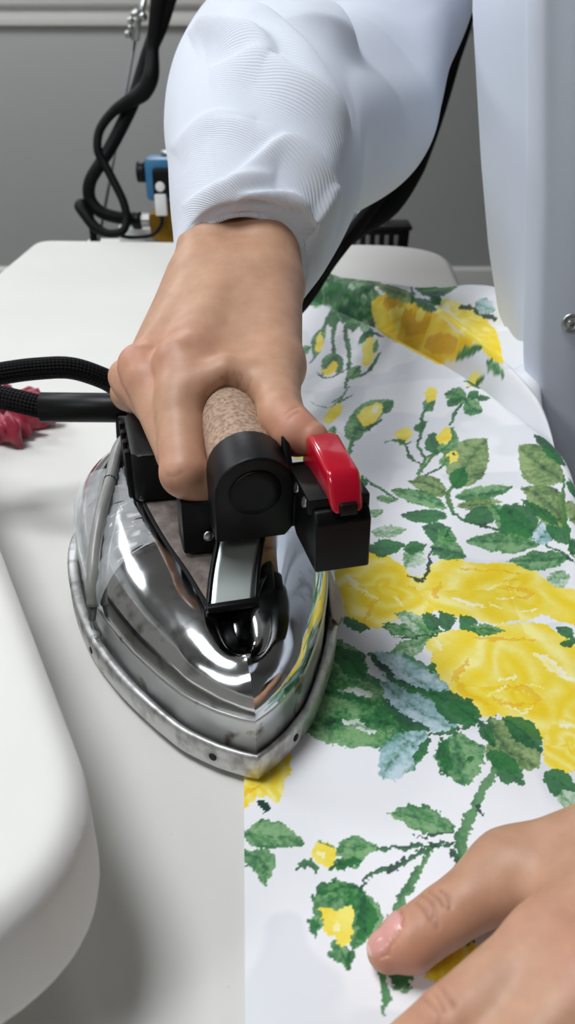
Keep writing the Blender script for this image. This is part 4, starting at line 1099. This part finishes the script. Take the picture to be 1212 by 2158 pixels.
disc_cyl('bottle_cap', (0, 0, 0.0622), (0, 0, 1), 0.011, 0.01, M['white'], jar, 20)

# crimson scrunchie at the left
sc = G(-12, 905, 0.0); nseg, nt_ = 120, 16
P = []
for i in range(nseg):
    a = 2 * math.pi * i / nseg
    R0 = 0.027 + 0.004 * math.sin(7 * a + 1) + 0.003 * math.sin(13 * a)
    rr = 0.0095 + 0.0028 * math.sin(11 * a) + 0.002 * math.sin(23 * a + 2)
    row = []
    for j in range(nt_):
        b_ = 2 * math.pi * j / nt_
        r2 = rr * (1 + 0.22 * math.sin(3 * b_ + 17 * a) + 0.12 * math.sin(5 * b_ - 29 * a))
        row.append((math.cos(a) * (R0 + r2 * math.cos(b_)), math.sin(a) * (R0 + r2 * math.cos(b_)), max(-0.0098, r2 * 0.95 * math.sin(b_)) + 0.0100))
    P.append(row)
P = np.array(P); P = np.vstack([P, P[:1]])
o = grid('scrunchie', P, M['scrunch'], None, closed=True); o.location = (sc[0], sc[1], 0.0006)
tag(o, 'crumpled crimson scrunchie lying on the table at the left edge', 'scrunchie')

for nm, lb in (('red_key', 'glossy red switch key'), ('cork_grip', 'brown speckled cork grip'), ('clear_tape', 'crinkled clear tape'), ('torn_tape', 'torn beige tape'), ('spring_sleeve', 'grey tube over the shoe spring'), ('top_plate', 'grey felt covered plate')):
    for o in iron.children_recursive:
        if o.name == nm: o['label'] = lb

# ------------------------------------------------------------------ the person: body (hands, arms, trunk) as one surface
def surface_nets(f, lo, hi, h):
    lo = np.array(lo); n = np.ceil((np.array(hi) - lo) / h).astype(int) + 1
    ax = [lo[k] + h * np.arange(n[k]) for k in range(3)]
    X, Y, Z = np.meshgrid(*ax, indexing='ij')
    D = f(X.astype(np.float32), Y.astype(np.float32), Z.astype(np.float32))
    s = D < 0
    c = np.zeros(tuple(n - 1), np.int8)
    offs = [(i, j, k) for i in (0, 1) for j in (0, 1) for k in (0, 1)]
    for i, j, k in offs:
        c += s[i:n[0] - 1 + i, j:n[1] - 1 + j, k:n[2] - 1 + k]
    act = (c > 0) & (c < 8)
    idx = -np.ones(act.shape, np.int64)
    ci = np.argwhere(act); idx[act] = np.arange(len(ci))
    acc = np.zeros((len(ci), 3)); cnt = np.zeros(len(ci))
    for a in range(3):
        for o1 in (0, 1):
            for o2 in (0, 1):
                o = [0, 0, 0]; oth = [k for k in range(3) if k != a]
                o[oth[0]] = o1; o[oth[1]] = o2
                p0 = ci + o; p1 = p0.copy(); p1[:, a] += 1
                d0 = D[tuple(p0.T)]; d1 = D[tuple(p1.T)]
                k = (d0 < 0) != (d1 < 0)
                t = d0[k] / (d0[k] - d1[k])
                q = p0[k].astype(float); q[:, a] += t
                acc[k] += q; cnt[k] += 1
    V = lo + h * (acc / cnt[:, None])
    Q = []
    for a in range(3):
        oth = [k for k in range(3) if k != a]
        sl0 = [slice(None)] * 3; sl1 = [slice(None)] * 3
        sl0[a] = slice(0, -1); sl1[a] = slice(1, None)
        cr = s[tuple(sl0)] != s[tuple(sl1)]
        e = np.argwhere(cr)
        ok = (e[:, oth[0]] > 0) & (e[:, oth[1]] > 0) & (e[:, oth[0]] < n[oth[0]] - 1) & (e[:, oth[1]] < n[oth[1]] - 1)
        e = e[ok]
        ins = s[tuple(e.T)]
        g = []
        for d1, d2 in ((0, 0), (1, 0), (1, 1), (0, 1)):
            p = e.copy(); p[:, oth[0]] -= d1; p[:, oth[1]] -= d2
            g.append(idx[tuple(p.T)])
        g = np.stack(g, -1)
        flip = ins if a != 1 else ~ins
        g = np.where(flip[:, None], g, g[:, ::-1])
        Q.append(g)
    Q = np.vstack(Q)
    return V, Q[(Q >= 0).all(1)]

def smin(a, b_, k):
    h = np.clip(0.5 + 0.5 * (b_ - a) / k, 0, 1)
    return b_ + (a - b_) * h - k * h * (1 - h)

def cap(X, Y, Z, a, b_, r1, r2):
    d = b_ - a; L2 = float(d.dot(d)) + 1e-12
    t = np.clip(((X - a[0]) * d[0] + (Y - a[1]) * d[1] + (Z - a[2]) * d[2]) / L2, 0, 1).astype(np.float32)
    return np.sqrt((X - a[0] - t * d[0]) ** 2 + (Y - a[1] - t * d[1]) ** 2 + (Z - a[2] - t * d[2]) ** 2) - (r1 + (r2 - r1) * t)

def hand_field(palm, fingers, kp, kf, join):
    def f(X, Y, Z):
        D = None
        for a, b_, r1, r2 in palm:
            d = cap(X, Y, Z, a, b_, r1, r2)
            D = d if D is None else smin(D, d, kp)
        for chain, kj in fingers:
            C = None
            for a, b_, r1, r2 in chain:
                d = cap(X, Y, Z, a, b_, r1, r2)
                C = d if C is None else smin(C, d, kf)
            D = smin(D, C, kj)
        return D
    return f

def bounds(palm, fingers, pad=0.006):
    pts = []
    for a, b_, r1, r2 in palm + [c for ch, _ in fingers for c in ch]:
        for p, r in ((a, r1), (b_, r2)): pts += [p - r, p + r]
    pts = np.array(pts); return pts.min(0) - pad, pts.max(0) + pad

def chain(pts, rad):
    return [(pts[i], pts[i + 1], rad[i], rad[i + 1]) for i in range(len(pts) - 1)]

# ---- right hand on the cork grip
def HW_(s, ang, rho):
    """world point round the grip: s along the axis, ang from up toward the viewer's left, rho from the axis"""
    return Wd(HF + AX * s + rho * (math.cos(ang) * UPV - math.sin(ang) * RT))
dg = math.radians
KR = 0.93
def Wk(px, py, d): return W(px, py, d * KR)
idx_k = Wk(390, 772, 0.389); idx_p = HW_(0.0255, dg(104), 0.0240)
RH_palm = [(a, b_, r1 * KR, r2 * KR) for a, b_, r1, r2 in [
    (Wk(470, 425, 0.484), Wk(440, 590, 0.448), 0.0240, 0.0195),
    (Wk(560, 425, 0.484), Wk(555, 600, 0.446), 0.0240, 0.0200),
    (Wk(500, 600, 0.440), Wk(390, 772, 0.389), 0.0195, 0.0122),
    (Wk(455, 600, 0.444), Wk(308, 778, 0.402), 0.0185, 0.0110),
    (Wk(430, 605, 0.450), Wk(285, 800, 0.419), 0.0175, 0.0100),
    (Wk(412, 610, 0.455), Wk(274, 825, 0.436), 0.0160, 0.0095),
    (Wk(560, 610, 0.440), Wk(582, 772, 0.394), 0.0195, 0.0125),
    (Wk(515, 640, 0.438), Wk(462, 792, 0.390), 0.0180, 0.0112),
    (Wk(535, 645, 0.437), Wk(522, 795, 0.391), 0.0180, 0.0105),
]]
RH_f = [
    (chain([idx_k, 0.5 * (idx_k + idx_p) + np.array([-0.002, 0, 0.001]), idx_p, HW_(0.0235, dg(160), 0.0222), HW_(0.024, dg(225), 0.0210)], [0.0122, 0.0100, 0.0098, 0.0086, 0.0072]), 0.005),
    (chain([Wk(304, 778, 0.401), HW_(0.042, dg(108), 0.0248), HW_(0.039, dg(168), 0.0218), HW_(0.040, dg(228), 0.0210)], [0.0112, 0.0090, 0.0082, 0.0072]), 0.0012),
    (chain([Wk(281, 800, 0.418), HW_(0.061, dg(108), 0.0245), HW_(0.058, dg(168), 0.0218), HW_(0.059, dg(225), 0.0210)], [0.0100, 0.0086, 0.0078, 0.0070]), 0.0012),
    (chain([Wk(272, 828, 0.435), HW_(0.079, dg(108), 0.0238), HW_(0.076, dg(165), 0.0214), HW_(0.077, dg(215), 0.0206)], [0.0092, 0.0080, 0.0070, 0.0062]), 0.0012),
    (chain([Wk(582, 772, 0.394), Wk(584, 830, 0.372), Wk(594, 880, 0.3585), Wk(626, 913, 0.350), Wk(656, 924, 0.3465)], [0.0116, 0.0096, 0.0096, 0.0092, 0.0070]), 0.008),
    (chain([HW_(0.060, dg(62), 0.0215), HW_(0.062, dg(0), 0.0180), HW_(0.058, dg(-58), 0.0215)], [0.0066, 0.0058, 0.0066]), 0.010),      # web between thumb and index
    ([(Wk(378, 762, 0.384), Wk(392, 790, 0.381), 0.0085, 0.0085)], 0.008), ([(Wk(292, 768, 0.398), Wk(305, 795, 0.392), 0.0075, 0.0075)], 0.006), ([(Wk(262, 792, 0.416), Wk(275, 815, 0.412), 0.0068, 0.0068)], 0.005),
]
lo_, hi_ = bounds(RH_palm, RH_f)
Vr, Qr = surface_nets(hand_field(RH_palm, RH_f, 0.009, 0.0012, 0.006), lo_, hi_, 0.0010)

# ---- left hand flat on the cloth
LH_k = {'i': G(1168, 2000, 0.034), 'm': G(1235, 2085, 0.036), 'r': G(1325, 2180, 0.034), 'p': G(1405, 2285, 0.029)}
wr_a = np.array([0.140, 0.170, 0.042]); wr_b = np.array([0.148, 0.132, 0.038])
LH_palm = [
    (LH_k['i'], wr_a, 0.0118, 0.0185), (LH_k['m'], 0.5 * (wr_a + wr_b), 0.0118, 0.0185), (LH_k['r'], 0.5 * (wr_a + wr_b), 0.0110, 0.018), (LH_k['p'], wr_b, 0.0100, 0.0185),
    (G(1078, 1838, 0.0215), wr_a, 0.0112, 0.0190),
    (G(1200, 1895, 0.028), wr_a, 0.009, 0.0175),
    (wr_a, wr_a + np.array([0.10, 0.075, 0.035]), 0.0195, 0.026), (wr_b, wr_b + np.array([0.11, 0.075, 0.035]), 0.0185, 0.026),
]
LH_f = [
    (chain([G(1078, 1838, 0.0215), G(940, 1930, 0.0150), G(862, 1985, 0.0112), G(818, 2004, 0.0094)], [0.0112, 0.0088, 0.0086, 0.0062]), 0.008),
    (chain([LH_k['i'], G(955, 2162, 0.0275), G(818, 2265, 0.0165), G(753, 2320, 0.0095)], [0.0118, 0.0094, 0.0082, 0.0068]), 0.005),
    (chain([LH_k['m'], G(1080, 2255, 0.0300), G(945, 2365, 0.0175), G(880, 2420, 0.0095)], [0.0118, 0.0096, 0.0084, 0.007]), 0.005),
    (chain([LH_k['r'], G(1195, 2345, 0.0280), G(1065, 2450, 0.0165), G(1005, 2505, 0.0092)], [0.0110, 0.0092, 0.008, 0.0066]), 0.005),
    (chain([LH_k['p'], G(1280, 2380, 0.0220), G(1190, 2460, 0.0130), G(1140, 2510, 0.0085)], [0.0100, 0.0082, 0.0072, 0.006]), 0.005),
]
lo_, hi_ = bounds(LH_palm, LH_f)
Vl, Ql = surface_nets(hand_field(LH_palm, LH_f, 0.009, 0.0012, 0.005), lo_, hi_, 0.0008)

# ---- arms and trunk inside the coat, coarse
ELB_R = 0.5 * (W(362, 135, .55) + W(890, 322, .60)); SHO_R = 0.5 * (W(560, -420, .74) + W(1130, -400, .76)); SHO_L = np.array([0.46, 0.58, 0.52])
ELB_L = np.array([0.37, 0.31, 0.16])
WR_R = 0.5 * (Wk(470, 425, 0.492) + Wk(565, 425, 0.492))
BODY = [(WR_R, ELB_R, 0.024, 0.032), (ELB_R, SHO_R, 0.034, 0.042), (SHO_R, SHO_L, 0.055, 0.055), (SHO_L, ELB_L, 0.05, 0.036), (ELB_L, 0.5 * (wr_a + wr_b) + np.array([0.095, 0.07, 0.035]), 0.034, 0.026),
        (np.array([0.29, 0.74, 0.45]), np.array([0.31, 0.76, -0.3]), 0.085, 0.08), (np.array([0.40, 0.66, 0.45]), np.array([0.41, 0.69, -0.3]), 0.085, 0.08), (np.array([0.34, 0.70, 0.5]), np.array([0.335, 0.69, 0.66]), 0.07, 0.055)]
lo_, hi_ = bounds(BODY, [], 0.012)
Vb, Qb = surface_nets(lambda X, Y, Z: hand_field(BODY, [], 0.03, 0.01, 0.01)(X, Y, Z), lo_, hi_, 0.008)

SK = np.array(srgb(192, 149, 121)); SKR = np.array(srgb(194, 128, 106)); SKD = np.array(srgb(165, 118, 92)); NAIL = np.array(srgb(216, 160, 152))
VV = np.vstack([Vr, Vl, Vb]); QQ = np.vstack([Qr, Ql + len(Vr), Qb + len(Vr) + len(Vl)])
col = np.tile(SK, (len(VV), 1))
def tint(p, r, c, amt):
    global col
    d = np.linalg.norm(VV - np.asarray(p), axis=1)
    k = (np.exp(-(d / r) ** 2) * amt)[:, None]
    col = col * (1 - k) + np.asarray(c) * k
for p, r, a_m in ((idx_k, 0.016, 0.5), (Wk(300, 770, 0.395), 0.015, 0.45), (idx_p, 0.011, 0.45), (Wk(650, 925, 0.34), 0.016, 0.6), (Wk(600, 885, 0.345), 0.010, 0.35), (Wk(270, 800, 0.40), 0.012, 0.3),
                  (G(830, 2000, 0.012), 0.014, 0.55), (LH_k['m'] + np.array([0, 0, 0.008]), 0.009, 0.5), (G(905, 2115, 0.034), 0.010, 0.35), (LH_k['i'] + np.array([0, 0, 0.006]), 0.014, 0.25), (G(930, 1910, 0.02), 0.01, 0.25), (HW_(0.03, dg(165), 0.03), 0.012, 0.4)):
    tint(p, r, SKR, a_m)
tint(Wk(500, 800, 0.40), 0.012, SKD, 0.3)
# fine creases over the joints (thin darker lines, slightly pressed in)
VVn = VV.copy()
def crease(pts, w, amt, depth=0.00035):
    global col
    P = catmull(pts, 6)
    lo = P.min(0) - 0.004; hi = P.max(0) + 0.004
    k = np.where(((VV > lo) & (VV < hi)).all(1))[0]
    if len(k) == 0: return
    best = np.full(len(k), 1.0)
    for a, b_ in zip(P[:-1], P[1:]):
        d = b_ - a; t = np.clip(((VV[k] - a) @ d) / (d @ d + 1e-12), 0, 1)
        best = np.minimum(best, np.linalg.norm(VV[k] - a - t[:, None] * d, axis=1))
    g = np.exp(-(best / w) ** 2)
    col[k] = col[k] * (1 - (g * amt)[:, None]) + SKD * 0.75 * (g * amt)[:, None]
    VVn[k, 2] -= depth * g

def on_skin(V, px, py):
    """front-most skin vertex near a photo pixel"""
    pr, d = proj(V)
    dd = np.hypot(pr[:, 0] - px, pr[:, 1] - py)
    k = np.where(dd < 9)[0]
    if len(k) == 0: k = np.array([np.argmin(dd)])
    return V[k[np.argmin(d[k])]]
for line in ([(888, 1880), (905, 1897), (915, 1920), (920, 1945)], [(900, 1872), (918, 1888), (930, 1905)], [(880, 1895), (900, 1912), (908, 1930)], [(925, 1868), (938, 1885), (944, 1905)],
             [(878, 2088), (900, 2103), (916, 2128), (922, 2152)], [(894, 2076), (920, 2095), (936, 2121)], [(914, 2064), (938, 2084), (952, 2110)]):
    crease([on_skin(Vl, *p) for p in line], 0.0006, 0.45, 0.0006)
for line in ([(605, 872), (620, 862), (630, 858)], [(600, 862), (615, 852), (628, 848)], [(470, 800), (475, 815), (472, 830)], [(520, 800), (515, 815), (508, 828)], [(345, 1000), (360, 1003), (378, 1002)], [(500, 785), (498, 805), (494, 822)], [(480, 790), (484, 808), (482, 824)], [(512, 780), (508, 800), (502, 818)]):
    crease([on_skin(Vr, *p) for p in line], 0.0007, 0.5, 0.0005)
# thumb nail of the flat hand
nb = G(862, 1985, 0.0112); ntp = G(812, 2006, 0.0094); nd = ntp - nb; nd /= np.linalg.norm(nd)
nup = np.array([-0.42, 0.40, 0.85]); nup -= nd * nup.dot(nd); nup /= np.linalg.norm(nup); nsd = np.cross(nd, nup)
rel = VV - nb
tl = rel @ nd; ts_ = rel @ nsd; tu = rel @ nup
nl0, nl1, nhw = -0.0010, 0.0128, 0.0052
tm = (tl - (nl0 + nl1) / 2) / ((nl1 - nl0) / 2); sm_ = ts_ / nhw
e_ = (np.abs(tm) ** 3.0 + np.abs(sm_) ** 3.0) ** (1 / 3.0)
onn = (tu > 0.002) & (e_ < 1.25) & (np.linalg.norm(rel, axis=1) < 0.02)
inside = onn & (e_ < 0.93); edge = onn & (e_ >= 0.93) & (e_ < 1.10)
col[inside] = NAIL; col[edge] = col[edge] * 0.55 + SKR * 0.35 + SKD * 0.1
tip_w = inside & (tm > 0.80); col[tip_w] = np.array(srgb(232, 196, 184))
VVn[inside] += nup * 0.0003; VVn[edge] -= nup * 0.0005
person = tag(empty('person', (0.35, 0.70, FLOOR)), 'person in a white coat pressing the cloth with an iron', 'person')
body = quads_mesh('body', VVn - np.array([0.35, 0.70, FLOOR]), QQ, M['skin'], person)
colour_attr(body, col, alpha=np.where(inside, 0.0, 1.0))

# ------------------------------------------------------------------ white coat
def fold_disp(P, ctr, folds):
    """push cloth vertices out along fold crests given on the photograph"""
    pr, dep = proj(P)
    N = P - ctr; N /= np.linalg.norm(N, axis=-1, keepdims=True) + 1e-12
    view = np.array([0, 0, H]) - P; view /= np.linalg.norm(view, axis=-1, keepdims=True)
    wf = ss(-0.05, 0.35, (N * view).sum(-1))
    D = np.zeros(P.shape[:-1])
    for pts, amp, wl, wr_ in folds:
        C = catmull(pts, 5)
        d, s, t = poly_sd(pr[..., 0], pr[..., 1], [tuple(c) for c in C])
        w = np.where(s > 0, wl, wr_)
        D += amp * np.exp(-(d / w) ** 2) * np.sin(np.clip(t, 0.0, 1) * math.pi) ** 0.7
    return P + N * (D * wf)[..., None]

PO = np.array([0.35, 0.70, FLOOR])
RN = [  # left px, py, depth | right px, py, depth | half thickness
    ((366, 590, .420), (622, 645, .428), .030), ((366, 545, .424), (648, 612, .437), .035), ((370, 485, .430), (694, 552, .452), .041), ((361, 400, .446), (746, 452, .478), .046),
    ((356, 310, .468), (772, 356, .512), .051), ((351, 215, .497), (842, 352, .555), .058), ((362, 135, .53), (896, 326, .592), .062), ((392, 78, .565), (916, 258, .62), .062),
    ((428, 32, .60), (942, 158, .64), .062), ((440, -40, .63), (988, 48, .655), .064), ((470, -180, .67), (1035, -110, .69), .068), ((560, -420, .74), (1130, -400, .76), .075)]
Lp_ = catmull([W(*r[0]) for r in RN], 26); Rp_ = catmull([W(*r[1]) for r in RN], 26)
bt = np.interp(np.linspace(0, 1, len(Lp_)), np.linspace(0, 1, len(RN)), [r[2] for r in RN])
Cp = 0.5 * (Lp_ + Rp_); E1 = 0.5 * (Rp_ - Lp_)
Tn = np.gradient(Cp, axis=0); E2 = np.cross(Tn, E1); E2 /= np.linalg.norm(E2, axis=1)[:, None]
vw = np.array([0, 0, H]) - Cp; sg = np.sign((E2 * vw).sum(1)); E2 *= sg[:, None]
NS = 280
th_ = np.linspace(0, 2 * math.pi, NS, endpoint=False)
ct, st = np.cos(th_), np.sin(th_)
SP = Cp[:, None] + E1[:, None] * (np.sign(ct) * np.abs(ct) ** 0.92)[None, :, None] + E2[:, None] * (bt[:, None] * (np.sign(st) * np.abs(st) ** 0.92)[None, :])[..., None]
SF = [  # crest on the photo, height, reach on the lit lower-left side, reach on the upper-right side (pixels)
      ([(398, 74), (440, 60), (492, 82), (545, 110), (580, 150)], .011, 34, 10), ([(440, 12), (525, 38), (600, 105), (664, 200), (724, 280), (750, 385)], .013, 52, 13),
      ([(530, -30), (622, 18), (692, 72), (762, 150), (812, 222), (832, 300), (836, 360)], .020, 70, 14), ([(440, 150), (545, 148), (612, 205), (684, 268), (740, 335)], .010, 36, 11),
      ([(455, 262), (560, 285), (622, 335), (684, 410), (710, 480)], .009, 40, 11), ([(480, 385), (590, 330), (655, 400), (694, 480), (704, 545)], .008, 34, 11),
      ([(500, 420), (605, 425), (645, 500), (658, 590)], .006, 26, 9), ([(700, 20), (800, 60), (880, 140), (905, 250)], .010, 60, 30), ([(360, 320), (450, 250), (540, 258)], .004, 30, 16),
      ([(770, 150), (766, 260), (757, 350)], .008, 22, 12), ([(385, 440), (480, 392), (580, 378)], .004, 24, 12), ([(620, 540), (655, 480), (668, 420)], .004, 14, 9), ([(900, 20), (930, 90), (925, 180)], .007, 30, 22)]
TU = Tn / np.linalg.norm(Tn, axis=1)[:, None]
rowi = np.arange(len(Cp))
pull = np.exp(-(rowi / 34.0) ** 2) * 0.026
SP = SP + TU[:, None] * (pull[:, None] * np.clip(st, -0.5, 1)[None, :])[..., None]     # front of the cuff rides up the wrist
SP = fold_disp(SP, Cp[:, None], SF)
# cuff hem: pressed seam ring and turned-in lining
hem = 16
nrm = SP - Cp[:, None]; nrm /= np.linalg.norm(nrm, axis=-1, keepdims=True)
SP[hem] -= nrm[hem] * 0.0012; SP[hem + 1] -= nrm[hem + 1] * 0.0006; SP[hem - 1] -= nrm[hem - 1] * 0.0006
inner = [SP[0] - nrm[0] * 0.0008 + (SP[0] - SP[1]) * 0.4, SP[0] - nrm[0] * 0.0022]
for k in (5, 15, 30, 46): inner.append(SP[k] - nrm[k] * 0.003)
SPf = np.vstack([np.array(inner[::-1]), SP])
coat = empty('coat', (0, 0, 0), 0, person)
coat_m = M['coat']
slv = grid('right_sleeve', SPf - PO, M['twill'], None, closed=True, flip=True)
def grid_uv(o, P):
    r, c = P.shape[:2]
    circ = np.cumsum(np.concatenate([[0], np.linalg.norm(np.diff(P.mean(0), axis=0), axis=1)]))
    ln = np.cumsum(np.concatenate([[0], np.linalg.norm(np.diff(P.mean(1), axis=0), axis=1)]))
    me = o.data; uv = me.uv_layers.new(name='UVMap')
    vi = np.empty(len(me.loops), np.int32); me.loops.foreach_get('vertex_index', vi)
    vi = np.minimum(vi, r * c - 1)
    U = np.stack([circ[vi % c], ln[vi // c]], -1).astype(np.float32)
    tot = circ[-1]
    U4 = U.reshape(-1, 4, 2) if len(U) % 4 == 0 else None
    if U4 is not None:
        k = (U4[..., 0].max(1) - U4[..., 0].min(1)) > tot * 0.5
        s4 = U4[k]; s4[..., 0] = np.where(s4[..., 0] < tot * 0.5, s4[..., 0] + tot, s4[..., 0]); U4[k] = s4
    uv.data.foreach_set('uv', U.ravel())
grid_uv(slv, SPf)

# trunk of the coat, rings by height
def plan(z):
    """closed plan curve of the coat at height z: side panel, lapped front panel, right side, back"""
    xl = float(np.interp(z, [-0.86, -0.4, -0.06, -0.02, 0.0, 0.0586, 0.16, 0.26, 0.45, 0.56], [0.235, 0.235, 0.205, 0.190, 0.178, 0.158, 0.139, 0.1235, 0.13, 0.19]))
    xf = float(np.interp(z, [-0.86, -0.4, -0.06, -0.02, 0.0, 0.06, 0.16, 0.26, 0.45, 0.56], [0.235, 0.235, 0.205, 0.180, 0.168, 0.157, 0.145, 0.130, 0.135, 0.19]))
    g = float(np.interp(z, [-0.1, 0.0, 0.1, 0.3], [0.2, 0.35, 0.8, 1.0]))        # the side panel narrows to nothing at the table
    yl = 0.525 + 0.115 * g
    w1 = 0.004 * math.sin(9 * z + 1.0); w2 = 0.005 * math.sin(7 * z + 2.2)
    pts = [(xl + 0.03, yl + 0.10), (xl + 0.004, yl + 0.035), (xl, yl), (0.7 * xl + 0.3 * xf + 0.002, yl - 0.05 * g), (xf + 0.013, 0.548 + 0.01 * g), (xf + 0.017, 0.537), (xf + 0.003, 0.5335), (xf - 0.001, 0.529), (xf + 0.005, 0.520), (xf + 0.014, 0.518),
           (xf + 0.035, 0.514 + w1), (xf + 0.052, 0.522 + w1), (xf + 0.066, 0.512 + w2), (xf + 0.10, 0.500 + w2), (xf + 0.125, 0.508), (xf + 0.16, 0.500), (xf + 0.24, 0.52), (xf + 0.31, 0.58), (xf + 0.33, 0.67), (xf + 0.28, 0.77), (xf + 0.16, 0.81), (xl + 0.08, 0.79)]
    C = catmull(pts + [pts[0]], 7)[:-1]
    return [(a, b_, z) for a, b_ in C]
zs = np.concatenate([np.linspace(-0.55, -0.1, 10), np.linspace(-0.08, 0.30, 34), np.linspace(0.33, 0.56, 9)])
TR = np.array([plan(z) for z in zs])
trunk = grid('coat_trunk', TR - PO, coat_m, None, closed=True, caps=(False, True), flip=False)
# left sleeve, mostly outside the frame
la = 0.5 * (wr_a + wr_b) + np.array([0.075, 0.052, 0.026])
lsl = tube('left_sleeve', [la - PO, 0.5 * (la + ELB_L) - PO, ELB_L - PO, 0.5 * (ELB_L + SHO_L) + np.array([0.01, -0.02, 0]) - PO, SHO_L - PO], [0.047, 0.05, 0.056, 0.062, 0.075], coat_m, None, 10, 40, caps=False)
for o in (slv, trunk, lsl): o.parent = coat
coat.location = (0, 0, 0)
# metal snap on the coat front
pr_, d_ = proj(TR.reshape(-1, 3))
dd = np.hypot(pr_[:, 0] - 1207, pr_[:, 1] - 680); kk = np.where(dd < 14)[0]
kk = kk[np.argmin(d_[kk])] if len(kk) else int(np.argmin(dd))
sp_ = TR.reshape(-1, 3)[kk]
to_cam = np.array([-0.1, -1.0, 0.15]); to_cam /= np.linalg.norm(to_cam)
sn = disc_cyl('snap_fastener', sp_ + to_cam * -0.001 - PO, to_cam, 0.0062, 0.003, M['steel'], coat, 24, [(1, 0), (1, 0.5), (0.85, 0.9), (0.6, 0.8), (0.45, 0.4), (0.3, 0.9)])
sn['label'] = 'round metal snap fastener on the coat front'
